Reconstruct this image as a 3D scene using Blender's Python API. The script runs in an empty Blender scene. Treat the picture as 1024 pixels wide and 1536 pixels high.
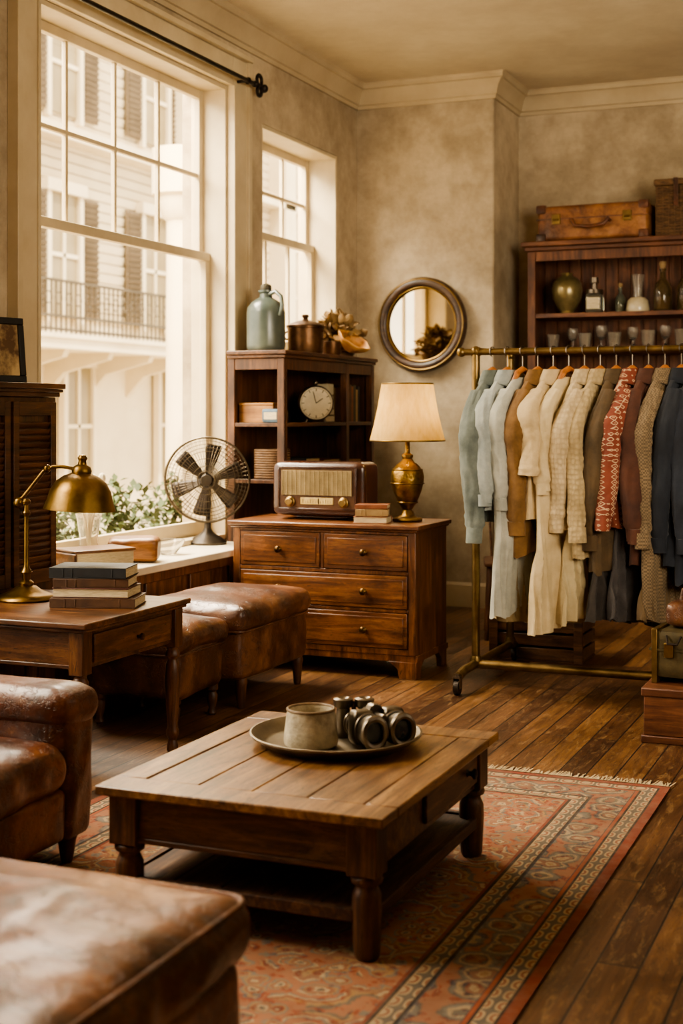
import bpy, bmesh, math, random
from mathutils import Vector, Matrix, noise
random.seed(7)
scene=bpy.context.scene
COL=scene.collection
pi=math.pi

# ---------------------------------------------------------------- helpers
def lin(h):
    h=h.lstrip('#'); o=[]
    for i in (0,2,4):
        c=int(h[i:i+2],16)/255
        o.append(c/12.92 if c<=0.04045 else ((c+0.055)/1.055)**2.4)
    return (o[0],o[1],o[2],1)

def newmat(name):
    m=bpy.data.materials.new(name); m.use_nodes=True
    nt=m.node_tree
    return m,nt,nt.nodes['Principled BSDF']
def nd(nt,t,**kw):
    n=nt.nodes.new(t)
    for k,v in kw.items(): setattr(n,k,v)
    return n
def coords(nt,scale=(1,1,1),rot=(0,0,0)):
    tc=nd(nt,'ShaderNodeTexCoord'); mp=nd(nt,'ShaderNodeMapping')
    mp.inputs['Scale'].default_value=scale; mp.inputs['Rotation'].default_value=rot
    nt.links.new(tc.outputs['Object'],mp.inputs['Vector']); return mp.outputs['Vector']
def ramp(nt,fac,stops,interp='LINEAR'):
    r=nd(nt,'ShaderNodeValToRGB'); r.color_ramp.interpolation=interp
    el=r.color_ramp.elements
    el[0].position=stops[0][0]; el[0].color=stops[0][1]
    el[1].position=stops[1][0]; el[1].color=stops[1][1]
    for p,c in stops[2:]:
        e=el.new(p); e.color=c
    nt.links.new(fac,r.inputs['Fac']); return r.outputs['Color']
def bump(nt,b,h,strength=.2,dist=.01):
    bp=nd(nt,'ShaderNodeBump'); bp.inputs['Strength'].default_value=strength; bp.inputs['Distance'].default_value=dist
    nt.links.new(h,bp.inputs['Height']); nt.links.new(bp.outputs['Normal'],b.inputs['Normal'])
def mixc(nt,fac,a,c,mode='MIX'):
    m=nd(nt,'ShaderNodeMix',data_type='RGBA',blend_type=mode)
    for s,v in ((m.inputs[0],fac),(m.inputs[6],a),(m.inputs[7],c)):
        if isinstance(v,(int,float,tuple)): s.default_value=v
        else: nt.links.new(v,s)
    return m.outputs[2]
def tnoise(nt,v,scale,detail=5,rough=.6,dist=0):
    n=nd(nt,'ShaderNodeTexNoise'); n.inputs['Scale'].default_value=scale; n.inputs['Detail'].default_value=detail
    n.inputs['Roughness'].default_value=rough; n.inputs['Distortion'].default_value=dist
    nt.links.new(v,n.inputs['Vector']); return n
_mc={}
def noisy(name,c1,c2,scale=6,rough=.6,metal=0,bstr=.1,stretch=(1,1,1),detail=5,bscale=None,rvar=0,coat=0,lo=.3,hi=.7):
    if name in _mc: return _mc[name]
    m,nt,b=newmat(name)
    v=coords(nt,stretch)
    n=tnoise(nt,v,scale,detail)
    nt.links.new(ramp(nt,n.outputs['Fac'],[(lo,lin(c1)),(hi,lin(c2))]),b.inputs['Base Color'])
    b.inputs['Roughness'].default_value=rough; b.inputs['Metallic'].default_value=metal
    if coat: b.inputs['Coat Weight'].default_value=coat; b.inputs['Coat Roughness'].default_value=.25
    if bstr: bump(nt,b,tnoise(nt,v,bscale or scale*5,4).outputs['Fac'],bstr,.01)
    if rvar:
        mr=nd(nt,'ShaderNodeMapRange'); mr.inputs['To Min'].default_value=max(.05,rough-rvar); mr.inputs['To Max'].default_value=rough+rvar
        nt.links.new(n.outputs['Fac'],mr.inputs['Value']); nt.links.new(mr.outputs['Result'],b.inputs['Roughness'])
    _mc[name]=m; return m
def wood(name,dark,mid,light,axis='X',rough=.38,scale=1.0,coat=.15,wear=0):
    key=name+'_'+axis
    if key in _mc: return _mc[key]
    m,nt,b=newmat(key)
    s={'X':(1.6,16,16),'Y':(16,1.6,16),'Z':(16,16,1.6)}[axis]
    v=coords(nt,tuple(q*scale for q in s))
    n=tnoise(nt,v,2.2,8,.62,.7)
    col=ramp(nt,n.outputs['Fac'],[(.3,lin(dark)),(.5,lin(mid)),(.72,lin(light))])
    v2=coords(nt)
    n2=tnoise(nt,v2,5*scale,6,.65)
    w=ramp(nt,n2.outputs['Fac'],[(.32,(.34,.3,.27,1)),(.6,(1,1,1,1))])
    c=mixc(nt,.8,col,w,'MULTIPLY')
    if wear:
        n4=tnoise(nt,coords(nt,tuple(1+(q-1)*.25 for q in s)),3.5,9,.75,1.2)
        c=mixc(nt,ramp(nt,n4.outputs['Fac'],[(.52,(0,0,0,1)),(.66,(wear,wear,wear,1))]),c,lin('#a88258'))
        n5=tnoise(nt,coords(nt,tuple(q*1.5 for q in s)),7,4,.5,2.0)
        c=mixc(nt,ramp(nt,n5.outputs['Fac'],[(.34,(.8,.8,.8,1)),(.41,(0,0,0,1))]),c,lin('#20120a'))
    nt.links.new(c,b.inputs['Base Color'])
    mr=nd(nt,'ShaderNodeMapRange'); mr.inputs['To Min'].default_value=rough-.1; mr.inputs['To Max'].default_value=rough+.22
    nt.links.new(n2.outputs['Fac'],mr.inputs['Value']); nt.links.new(mr.outputs['Result'],b.inputs['Roughness'])
    b.inputs['Coat Weight'].default_value=coat; b.inputs['Coat Roughness'].default_value=.3
    bump(nt,b,n.outputs['Fac'],.22,.004)
    _mc[key]=m; return m
def leather(name,dark,mid,light,scale=1.0,rough=.3):
    if name in _mc: return _mc[name]
    m,nt,b=newmat(name)
    v=coords(nt)
    n=tnoise(nt,v,3.4*scale,10,.68,.5)
    col=ramp(nt,n.outputs['Fac'],[(.34,lin(dark)),(.5,lin(mid)),(.67,lin(light))])
    vo=nd(nt,'ShaderNodeTexVoronoi',feature='DISTANCE_TO_EDGE'); vo.inputs['Scale'].default_value=11*scale
    n3=tnoise(nt,v,4,6,.7)
    nt.links.new(mixc(nt,.45,v,n3.outputs['Color']),vo.inputs['Vector'])
    cr=ramp(nt,vo.outputs['Distance'],[(0,(.36,.31,.27,1)),(.03,(1,1,1,1))])
    c=mixc(nt,.6,col,cr,'MULTIPLY')
    sc=tnoise(nt,coords(nt,(2,5,3)),9*scale,10,.85,.8)
    c=mixc(nt,ramp(nt,sc.outputs['Fac'],[(.56,(0,0,0,1)),(.65,(.34,.34,.34,1))]),c,lin('#bd8c5c'))
    nt.links.new(c,b.inputs['Base Color'])
    mr=nd(nt,'ShaderNodeMapRange'); mr.inputs['To Min'].default_value=rough-.08; mr.inputs['To Max'].default_value=rough+.18
    nt.links.new(n.outputs['Fac'],mr.inputs['Value']); nt.links.new(mr.outputs['Result'],b.inputs['Roughness'])
    b.inputs['Coat Weight'].default_value=.25; b.inputs['Coat Roughness'].default_value=.25
    n2=tnoise(nt,v,9*scale,8,.6,.3)
    ad=nd(nt,'ShaderNodeMath',operation='MULTIPLY_ADD'); ad.inputs[1].default_value=.22
    sm=ramp(nt,vo.outputs['Distance'],[(0,(0,0,0,1)),(.05,(1,1,1,1))]); nt.links.new(sm,ad.inputs[0]); nt.links.new(n2.outputs['Fac'],ad.inputs[2])
    bump(nt,b,ad.outputs[0],.6,.014)
    _mc[name]=m; return m
def glassy(name,c='#ffffff',rough=.03):
    if name in _mc: return _mc[name]
    m,nt,b=newmat(name)
    n=tnoise(nt,coords(nt),3)
    a=lin(c); a2=(a[0]*.9,a[1]*.9,a[2]*.88,1)
    nt.links.new(ramp(nt,n.outputs['Fac'],[(.3,a2),(.7,a)]),b.inputs['Base Color'])
    b.inputs['Transmission Weight'].default_value=.92; b.inputs['Roughness'].default_value=rough; b.inputs['IOR'].default_value=1.4
    _mc[name]=m; return m
def pane():
    if 'window_glass' in _mc: return _mc['window_glass']
    m=bpy.data.materials.new('window_glass'); m.use_nodes=True; nt=m.node_tree; nt.nodes.clear()
    o=nd(nt,'ShaderNodeOutputMaterial'); t=nd(nt,'ShaderNodeBsdfTransparent'); g=nd(nt,'ShaderNodeBsdfGlossy'); g.inputs['Roughness'].default_value=.05
    mx=nd(nt,'ShaderNodeMixShader')
    n=tnoise(nt,coords(nt),2)
    mr=nd(nt,'ShaderNodeMapRange'); mr.inputs['To Min'].default_value=.02; mr.inputs['To Max'].default_value=.06
    nt.links.new(n.outputs['Fac'],mr.inputs['Value']); nt.links.new(mr.outputs['Result'],mx.inputs['Fac'])
    nt.links.new(t.outputs[0],mx.inputs[1]); nt.links.new(g.outputs[0],mx.inputs[2]); nt.links.new(mx.outputs[0],o.inputs['Surface'])
    _mc['window_glass']=m; return m

class MB:
    def __init__(s): s.bm=bmesh.new(); s.m=0
    def face(s,vs):
        try:
            f=s.bm.faces.new(vs); f.material_index=s.m; return f
        except ValueError: return None
    def box(s,c,d,rz=0,M=None,top=1.0):
        hx,hy,hz=d[0]/2,d[1]/2,d[2]/2
        T=Matrix.Translation(Vector(c))@(M if M else Matrix.Rotation(rz,4,'Z'))
        co=[(-hx,-hy,-hz),(hx,-hy,-hz),(hx,hy,-hz),(-hx,hy,-hz),(-hx*top,-hy*top,hz),(hx*top,-hy*top,hz),(hx*top,hy*top,hz),(-hx*top,hy*top,hz)]
        v=[s.bm.verts.new(T@Vector(p)) for p in co]
        for f in ((0,3,2,1),(4,5,6,7),(0,1,5,4),(1,2,6,5),(2,3,7,6),(3,0,4,7)): s.face([v[i] for i in f])
        return s
    def bx(s,x0,x1,y0,y1,z0,z1):
        return s.box(((x0+x1)/2,(y0+y1)/2,(z0+z1)/2),(abs(x1-x0),abs(y1-y0),abs(z1-z0)))
    def rings(s,rs,closed=True,cap0=False,cap1=False,wrap=False):
        V=[[s.bm.verts.new(p) for p in r] for r in rs]
        n=len(V[0]); k=len(V)
        for i in range(k-1+(1 if wrap else 0)):
            a=V[i]; b=V[(i+1)%k]
            for j in range(n if closed else n-1):
                s.face([a[j],a[(j+1)%n],b[(j+1)%n],b[j]])
        if cap0: s.face(list(reversed(V[0])))
        if cap1: s.face(V[-1])
        return s
    def lathe(s,prof,c=(0,0,0),n=28,M=None,sx=1,sy=1):
        T=Matrix.Translation(Vector(c))@(M if M else Matrix.Identity(4))
        rs=[[T@Vector((max(r,1e-4)*math.cos(2*pi*j/n)*sx,max(r,1e-4)*math.sin(2*pi*j/n)*sy,z)) for j in range(n)] for r,z in prof]
        return s.rings(rs,cap0=prof[0][0]>0,cap1=prof[-1][0]>0)
    def cyl(s,p0,p1,r0,r1=None,n=14):
        p0=Vector(p0);p1=Vector(p1); r1=r0 if r1 is None else r1
        q=(p1-p0).to_track_quat('Z','Y').to_matrix()
        L=(p1-p0).length
        rs=[[p0+q@Vector((r*math.cos(2*pi*j/n),r*math.sin(2*pi*j/n),z)) for j in range(n)] for r,z in ((r0,0),(r1,L))]
        return s.rings(rs,cap0=True,cap1=True)
    def tube(s,pts,r,n=8,wrap=False,flat=1.0,mod=None,caps=True):
        P=[Vector(p) for p in pts]; k=len(P); rs=[]; up=Vector((0,0,1)); prev=None
        for i in range(k):
            if wrap: t=P[(i+1)%k]-P[i-1]
            else: t=P[min(i+1,k-1)]-P[max(i-1,0)]
            t.normalize()
            a=up.cross(t) if prev is None else (prev-t*prev.dot(t))
            if a.length<1e-3: a=Vector((1,0,0)).cross(t)
            a.normalize(); prev=a; b=t.cross(a)
            rr=r[i] if isinstance(r,(list,tuple)) else r
            rs.append([P[i]+(a*rr*math.cos(2*pi*j/n)+b*rr*flat*math.sin(2*pi*j/n))*(mod(i/(k-1),2*pi*j/n) if mod else 1) for j in range(n)])
        return s.rings(rs,cap0=not wrap and caps,cap1=not wrap and caps,wrap=wrap)
    def torus(s,c,R,r,M=None,n=40,k=10,sx=1,sy=1):
        T=Matrix.Translation(Vector(c))@(M if M else Matrix.Identity(4))
        rs=[[T@Vector(((R+r*math.cos(2*pi*j/k))*math.cos(2*pi*i/n)*sx,(R+r*math.cos(2*pi*j/k))*math.sin(2*pi*i/n)*sy,r*math.sin(2*pi*j/k))) for j in range(k)] for i in range(n)]
        return s.rings(rs,wrap=True)
    def sph(s,c,r,n=16,k=10,sc=(1,1,1)):
        prof=[(r*math.sin(pi*i/k),-r*math.cos(pi*i/k)) for i in range(k+1)]
        return s.lathe(prof,c,n,Matrix.Diagonal((sc[0],sc[1],sc[2],1)))
    def prism(s,poly,a,b,ax='Y',c=(0,0,0)):
        def mk(p,t):
            if ax=='Y': return Vector((p[0]+c[0],t+c[1],p[1]+c[2]))
            if ax=='X': return Vector((t+c[0],p[0]+c[1],p[1]+c[2]))
            return Vector((p[0]+c[0],p[1]+c[1],t+c[2]))
        return s.rings([[mk(p,a) for p in poly],[mk(p,b) for p in poly]],cap0=True,cap1=True)
    def rbox(s,c,d,r=.04,cuts=12,bulge=0,wr=0,seed=0,puff=0):
        tb=bmesh.new(); bmesh.ops.create_cube(tb,size=1); bmesh.ops.subdivide_edges(tb,edges=tb.edges[:],cuts=cuts,use_grid_fill=True)
        h=Vector(d)/2; rr=min(r,min(h)*.98); mp={}
        for v in tb.verts:
            p=Vector((v.co.x*d[0],v.co.y*d[1],v.co.z*d[2]))
            q=Vector([max(-(h[i]-rr),min(h[i]-rr,p[i])) for i in range(3)])
            dd=p-q
            if dd.length>1e-9: p=q+dd.normalized()*rr
            u=p.x/h.x; w=p.y/h.y
            if bulge and p.z>0: p.z+=bulge*(1-u*u)*(1-w*w)*(p.z/h.z)
            if puff:
                k=1-(p.z/h.z)**2
                p.x+=puff*k*u; p.y+=puff*k*w
            if wr:
                a=noise.noise(Vector((p.x*6+seed,p.y*6,p.z*6)))*wr+(.5-abs(noise.noise(Vector((p.x*11+seed,p.y*9,p.z*9)))))*wr*.6
                n=p.normalized(); p+=Vector((n.x,n.y,n.z))*a
            mp[v.index]=s.bm.verts.new(p+Vector(c))
        for f in tb.faces: s.face([mp[v.index] for v in f.verts])
        tb.free(); return s

def setp(o,label=None,cat=None,kind=None,group=None):
    if label: o['label']=label
    if cat: o['category']=cat
    if kind: o['kind']=kind
    if group: o['group']=group
def fin(mb,name,mats,parent=None,loc=(0,0,0),rz=0,rot=None,bevel=0,seg=2,sharp=38,sub=0,label=None,cat=None,kind=None,group=None):
    me=bpy.data.meshes.new(name); bmesh.ops.recalc_face_normals(mb.bm,faces=mb.bm.faces[:])
    mb.bm.to_mesh(me); mb.bm.free()
    for p in me.polygons: p.use_smooth=True
    me.set_sharp_from_angle(angle=math.radians(sharp))
    for m in (mats if isinstance(mats,(list,tuple)) else [mats]): me.materials.append(m)
    o=bpy.data.objects.new(name,me); COL.objects.link(o)
    o.location=loc; o.rotation_euler=rot if rot else (0,0,rz)
    if parent: o.parent=parent
    if bevel:
        b=o.modifiers.new('b','BEVEL'); b.width=bevel; b.segments=seg; b.limit_method='ANGLE'; b.angle_limit=math.radians(40)
    if sub:
        b=o.modifiers.new('s','SUBSURF'); b.levels=sub; b.render_levels=sub
    setp(o,label,cat,kind,group)
    return o
def E(name,loc,label,cat,rz=0,rot=None,group=None):
    o=bpy.data.objects.new(name,None); o.empty_display_size=.05; COL.objects.link(o)
    o.location=loc; o.rotation_euler=rot if rot else (0,0,rz); setp(o,label,cat,None,group); return o
def dup(o,loc,rot=None,label=None):
    c=o.copy(); COL.objects.link(c); c.location=loc
    if rot: c.rotation_euler=rot
    if label: c['label']=label
    for ch in o.children:
        d=ch.copy(); d.parent=c; COL.objects.link(d)
        for g in ch.children:
            e=g.copy(); e.parent=d; COL.objects.link(e)
    return c

# ---------------------------------------------------------------- materials
def plaster_mat(name,cols,rough=.85,amt=.4):
    m,nt,b=newmat(name); v=coords(nt)
    n=tnoise(nt,v,1.5,12,.68,0); c=ramp(nt,n.outputs['Fac'],[(.35,lin(cols[0])),(.5,lin(cols[1])),(.65,lin(cols[2]))])
    n2=tnoise(nt,v,8,9,.78,0); c=mixc(nt,amt,c,ramp(nt,n2.outputs['Fac'],[(.38,(.70,.67,.63,1)),(.6,(1,1,1,1))]),'MULTIPLY')
    nt.links.new(c,b.inputs['Base Color']); b.inputs['Roughness'].default_value=rough
    bump(nt,b,tnoise(nt,v,12,7).outputs['Fac'],.15,.01); return m
plaster=plaster_mat('plaster',('#94856c','#b2a287','#c9b99c'),amt=.5)
ceilm=plaster_mat('ceiling_plaster',('#c0b298','#cabda2','#d4c8ad'),amt=.12)
trimm=noisy('trim_paint','#ab997a','#beae8e',3,.55,0,.05)
sashm=noisy('sash_paint','#baa988','#cebf9f',4,.5,0,.04)
ledgem=noisy('ledge_stone','#cfc3ab','#e6ddc8',3,.35,0,.03)
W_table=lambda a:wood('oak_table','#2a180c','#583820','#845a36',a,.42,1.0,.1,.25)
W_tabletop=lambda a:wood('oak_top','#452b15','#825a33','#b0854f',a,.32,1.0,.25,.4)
W_dress=lambda a:wood('mahogany','#3c2010','#6e4222','#9a6638',a,.3,.9,.25,.15)
W_dark=lambda a:wood('dark_walnut','#2e190c','#56351e','#7c5230',a,.42,1.0,.12)
W_desk=lambda a:wood('desk_oak','#361e0e','#643d20','#8e6036',a,.35,1.0,.25,.18)
W_case=lambda a:wood('bookcase_brown','#40200f','#693e24','#8a5a38',a,.45,1.0,.1)
W_hang=wood('hanger_wood','#8e5020','#b87234','#cc8a48','X',.35,2.0,.3)
brass=noisy('aged_brass','#5c4626','#947844',8,.36,1,.1,rvar=.12,detail=8)
brassd=noisy('dark_brass','#645232','#967d52',10,.42,1,.1,rvar=.1,detail=8)
iron=noisy('black_iron','#1f1a16','#38302a',10,.45,.7,.1)
steel=noisy('pewter','#5c544a','#928676',9,.36,1,.1,rvar=.1)
bronze=noisy('knob_bronze','#3a2816','#6c522e',20,.35,.9,.05)
lbrown=leather('brown_leather','#28130a','#592f18','#8e5833')
lottoman=leather('tan_leather','#42230f','#804c28','#b47c44',.8,.32)
ldark=leather('oxblood_leather','#29140b','#55331e','#875b3b',.9,.3)
paper=noisy('page_paper','#b8a682','#dccca6',30,.85,0,.1,stretch=(1,1,8))
ceramic=noisy('stoneware','#948872','#d0c4a8',16,.7,0,.4,detail=9,lo=.34,hi=.62)
glaze=noisy('teal_glaze','#36413e','#626a60',4,.3,0,.03,coat=.3,detail=8)
copper=noisy('copper_dark','#44301f','#7c5a3c',9,.38,.8,.1,rvar=.1)
bottle=glassy('bottle_glass','#c9d0c0')
clearg=glassy('clear_glass','#f4f0e6')
wicker=noisy('wicker','#402c1a','#7c5c3a',24,.7,0,.5,stretch=(1,1,3))
blackm=noisy('black_paint','#0e0b09','#1d1712',8,.5,0,.05)

# ---------------------------------------------------------------- room shell
def floor_mat():
    m,nt,b=newmat('plank_floor')
    v=coords(nt,(1,1,1),(0,0,pi/2))
    br=nd(nt,'ShaderNodeTexBrick',offset=.37,offset_frequency=2)
    for k,val in (('Scale',1.0),('Mortar Size',.003),('Mortar Smooth',.2),('Brick Width',1.7),('Row Height',.105),('Bias',0)): br.inputs[k].default_value=val
    br.inputs['Color1'].default_value=(0,0,0,1); br.inputs['Color2'].default_value=(1,1,1,1); br.inputs['Mortar'].default_value=(.5,.5,.5,1)
    nt.links.new(v,br.inputs['Vector'])
    tone=ramp(nt,br.outputs['Color'],[(0,lin('#4c301b')),(1,lin('#87603a')),(.5,lin('#684629'))])
    g=tnoise(nt,coords(nt,(18,1.2,1)),2,8,.6,.5)
    gr=ramp(nt,g.outputs['Fac'],[(.32,(.3,.25,.21,1)),(.62,(1.0,1.0,1.0,1))])
    c=mixc(nt,.8,tone,gr,'MULTIPLY')
    w=tnoise(nt,coords(nt),2.2,9,.7)
    wr=ramp(nt,w.outputs['Fac'],[(.38,(.45,.41,.37,1)),(.6,(1,1,1,1))])
    c=mixc(nt,.85,c,wr,'MULTIPLY')
    s=tnoise(nt,coords(nt,(6,1.5,1)),5,9,.8,1.2)
    c=mixc(nt,ramp(nt,s.outputs['Fac'],[(.53,(0,0,0,1)),(.65,(.5,.5,.5,1))]),c,lin('#a5845a'))
    s2=tnoise(nt,coords(nt,(30,2.5,1)),6,5,.5,1.5)
    c=mixc(nt,ramp(nt,s2.outputs['Fac'],[(.34,(.7,.7,.7,1)),(.40,(0,0,0,1))]),c,lin('#26170d'))
    c=mixc(nt,br.outputs['Fac'],c,(.010,.006,.003,1))
    nt.links.new(c,b.inputs['Base Color'])
    mr=nd(nt,'ShaderNodeMapRange'); mr.inputs['To Min'].default_value=.2; mr.inputs['To Max'].default_value=.62
    nt.links.new(w.outputs['Fac'],mr.inputs['Value']); nt.links.new(mr.outputs['Result'],b.inputs['Roughness'])
    inv=nd(nt,'ShaderNodeMath',operation='MULTIPLY_ADD'); inv.inputs[1].default_value=-1.5
    nt.links.new(br.outputs['Fac'],inv.inputs[0]); nt.links.new(g.outputs['Fac'],inv.inputs[2])
    bump(nt,b,inv.outputs[0],.4,.006)
    return m
m=MB(); m.bx(-4.05,3,-2,10.1,-.1,0); fin(m,'floor',floor_mat(),kind='structure')
m=MB(); m.bx(-4.05,3.1,-2.1,10.1,3.7,3.85); fin(m,'ceiling',ceilm,kind='structure')
m=MB()
ops=[(1.4,4.3,.6,3.27),(5.33,7.27,.575,3.27),(7.73,8.93,1.72,3.14)]  # first opening is out of view, added to let light in
y=-2.1
for a,b_,z0,z1 in ops:
    m.bx(-4.05,-3.75,y,a,0,3.7); m.bx(-4.05,-3.75,a,b_,0,z0); m.bx(-4.05,-3.75,a,b_,z1,3.7); y=b_
m.bx(-4.05,-3.75,y,9.3,0,3.7)
fin(m,'wall_left',plaster,kind='structure')
m=MB(); m.bx(-4.05,-2.73,9.3,10.1,0,3.7); fin(m,'wall_back',plaster,kind='structure',bevel=.012)
m=MB(); m.bx(-2.73,3.1,9.95,10.1,0,3.7); fin(m,'wall_alcove',plaster,kind='structure')
m=MB(); m.bx(3,3.1,-2.1,9.95,0,3.7); fin(m,'wall_right',plaster,kind='structure')
m=MB(); m.bx(-3.75,3,-2.1,-2,0,3.7); fin(m,'wall_front',plaster,kind='structure')
def sweep(name,prof,zb,path,mat):
    m=MB(); rs=[]
    for i,p in enumerate(path):
        def nrm(a,b):
            d=(Vector(b)-Vector(a)).normalized(); return Vector((d.y,-d.x))
        if i==0: n=nrm(path[0],path[1])
        elif i==len(path)-1: n=nrm(path[-2],path[-1])
        else: n=nrm(path[i-1],p)+nrm(p,path[i+1])
        rs.append([Vector((p[0]+n.x*o,p[1]+n.y*o,zb+z)) for o,z in prof])
    m.rings(rs,cap0=True,cap1=True); return fin(m,name,mat,kind='structure',sharp=25)
path=[(-3.75,-2),(-3.75,9.3),(-2.73,9.3),(-2.73,9.95),(3,9.95)]
sweep('trim_1',[(0,-.17),(.016,-.17),(.02,-.145),(.032,-.14),(.036,-.11),(.05,-.075),(.07,-.05),(.075,-.042),(.088,-.038),(.09,-.015),(.1,0),(0,0)],3.7,path,trimm)
sweep('baseboard_back',[(0,0),(.02,0),(.02,.15),(.01,.17),(0,.17)],0,[(-3.75,7.2),(-3.75,9.3),(-2.73,9.3),(-2.73,9.95),(3,9.95)],trimm)

def window(name,y0,y1,z0,z1,xp,meet,cols,case=True,lowcols=1):
    m=MB()
    m.bx(xp-.06,-3.752,y0,y0+.02,z0,z1); m.bx(xp-.06,-3.752,y1-.02,y1,z0,z1); m.bx(xp-.06,-3.753,y0+.02,y1-.02,z1-.025,z1)
    m.bx(xp-.06,-3.753,y0+.02,y1-.02,z0,z0+.03)
    if case:
        m.bx(-3.752,-3.71,y0-.17,y0,z0,z1+.17); m.bx(-3.752,-3.71,y1,y1+.19,z0,z1+.17); m.bx(-3.751,-3.711,y0,y1,z1,z1+.17)
        m.bx(-3.75,-3.69,y0-.19,y0-.15,z0+.001,z1+.17); m.bx(-3.75,-3.69,y1+.17,y1+.21,z0+.001,z1+.17); m.bx(-3.749,-3.68,y0-.19,y1+.21,z1+.171,z1+.2)
        m.bx(-3.73,-3.70,y0-.02,y0+.001,z0+.001,z1); m.bx(-3.73,-3.70,y1-.001,y1+.02,z0+.001,z1)
    a=y0+.02; b=y1-.02
    t=z1-.025
    m.bx(xp-.02,xp+.02,a,a+.045,meet,t); m.bx(xp-.02,xp+.02,b-.045,b,meet,t); m.bx(xp-.019,xp+.019,a+.045,b-.045,t-.05,t); m.bx(xp-.021,xp+.022,a,b,meet-.02,meet+.03)
    ga,gb=a+.045,b-.045
    for i in range(1,cols):
        yy=ga+(gb-ga)*i/cols; m.bx(xp-.012,xp+.012,yy-.012,yy+.012,meet,t-.05)
    zz=(meet+t-.05)/2+.01; m.bx(xp-.011,xp+.011,ga,gb,zz-.012,zz+.012)
    xl=xp+.045
    m.bx(xl-.02,xl+.02,a,a+.05,z0+.03,meet-.03); m.bx(xl-.02,xl+.02,b-.05,b,z0+.03,meet-.03); m.bx(xl-.019,xl+.019,a+.05,b-.05,z0+.03,z0+.11); m.bx(xl-.022,xl+.022,a,b,meet-.03,meet+.02)
    for i in range(1,lowcols):
        yy=ga+(gb-ga)*i/lowcols; m.bx(xl-.012,xl+.012,yy-.012,yy+.012,z0+.11,meet-.03)
    w=fin(m,name,sashm,kind='structure',bevel=.003,seg=1)
    g=MB(); g.bx(xp-.002,xp+.002,a+.02,b-.02,meet,t-.02); g.bx(xl-.002,xl+.002,a+.02,b-.02,z0+.06,meet)
    fin(g,'glass_pane',pane(),parent=w)
window('window_1',5.33,7.27,.615,3.27,-3.92,2.27,4)
window('window_2',7.73,8.93,1.72,3.14,-3.98,2.5,3,case=False,lowcols=3)
window('window_3',1.4,4.3,.6,3.27,-3.92,2.27,5)  # unseen window, added to bring light onto the coffee table
m=MB(); m.bx(-3.93,-3.42,5.335,7.12,.577,.615); fin(m,'trim_2',ledgem,kind='structure',bevel=.006)
m=MB(); m.bx(-3.74,-3.455,5.335,7.11,0,.576)
for k in range(4):
    a=5.38+k*.44; m.bx(-3.455,-3.44,a,a+.03,.1,.53)
m.bx(-3.455,-3.438,5.335,7.11,.53,.576); m.bx(-3.455,-3.438,5.335,7.11,0,.1)
fin(m,'trim_3',W_desk('Z'),kind='structure',bevel=.003)

# curtain rod
r=E('curtain_rod',(-3.64,6.3,3.30),'thin black iron curtain rod with looped finial above the window','curtain rod')
m=MB(); m.cyl((0,-1.7,0),(0,1.12,0),.013); fin(m,'rod',iron,parent=r)
Mx=Matrix.Rotation(pi/2,4,'Y'); My=Matrix.Rotation(pi/2,4,'X')
m=MB(); m.torus((0,1.17,.035),.032,.011,Mx,24,8); m.torus((0,1.17,-.03),.028,.011,Mx,24,8); m.sph((0,1.235,0),.026); m.sph((0,1.11,0),.02)
fin(m,'finial',iron,parent=r)
for yb in (1.02,-1.5):
    m=MB(); m.cyl((0,yb,0),(-.105,yb,0),.009); m.torus((0,yb,0),.016,.006,My,16,6); fin(m,'bracket',iron,parent=r)

# ---------------------------------------------------------------- exterior
ext=noisy('facade_cream','#d2c2a2','#e6d8ba',.8,.85,0,.05)
sid=noisy('siding_cream','#c8b898','#dccdae',.8,.85,0,.05)
shut=noisy('shutter_brown','#63543e','#7a6a52',2,.8,0,.05)
extdark=noisy('facade_window','#80714f','#9c8d6c',1,.4,0,0)
railm=noisy('iron_rail','#463b29','#5e523e',5,.7,0,0)
leaf=noisy('leaf_green','#26331a','#566434',9,.7,0,.1)
street=noisy('street','#b0a48c','#ccc0a6',1,.9,0,.1)
m=MB(); m.bx(-30,-4.06,-15,60,-.35,-.15); fin(m,'street_pavement',street,label='pale sunlit street pavement outside the window',cat='street')
B=E('townhouse',(-12,22,-.15),'cream two-storey townhouse with iron balcony and shutters','building')
m=MB(); m.bx(-3,0,-14,16,0,9)
fin(m,'facade',ext,parent=B)
m=MB()
for i in range(40):
    z=3.0+i*.16; m.box((.03,0,z),(.05,30,.13),M=Matrix.Rotation(.25,4,'Y'))
fin(m,'siding',sid,parent=B)
def exwin(y,z,w,h,sh=True):
    m=MB(); m.bx(.05,.1,y-w/2,y+w/2,z,z+h); fin(m,'window',extdark,parent=B)
    m=MB(); m.bx(.05,.16,y-w/2-.1,y-w/2,z-.1,z+h+.1); m.bx(.05,.16,y+w/2,y+w/2+.1,z-.1,z+h+.1); m.bx(.05,.2,y-w/2-.15,y+w/2+.15,z+h,z+h+.18); m.bx(.08,.13,y-.03,y+.03,z,z+h); m.bx(.08,.13,y-w/2,y+w/2,z+h*.5-.03,z+h*.5+.03)
    fin(m,'window_casing',ext,parent=B)
    if sh:
        for sg in (-1,1):
            m=MB(); yc=y+sg*(w/2+.33)
            m.bx(.1,.13,yc-.22,yc+.22,z,z+h)
            for k in range(int(h/.09)): m.box((.15,yc,z+.06+k*.09),(.02,.38,.07),M=Matrix.Rotation(.5,4,'Y'))
            fin(m,'shutter',shut,parent=B)
for y in (-7.2,-4.3,-1.6,1.1,4.2,7.2,10.2): exwin(y,2.95,.75,1.85)
for y in (-7.2,-3.9,-1.1,1.8,4.6,8): exwin(y,.4,.7,1.8,sh=False)
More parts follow.
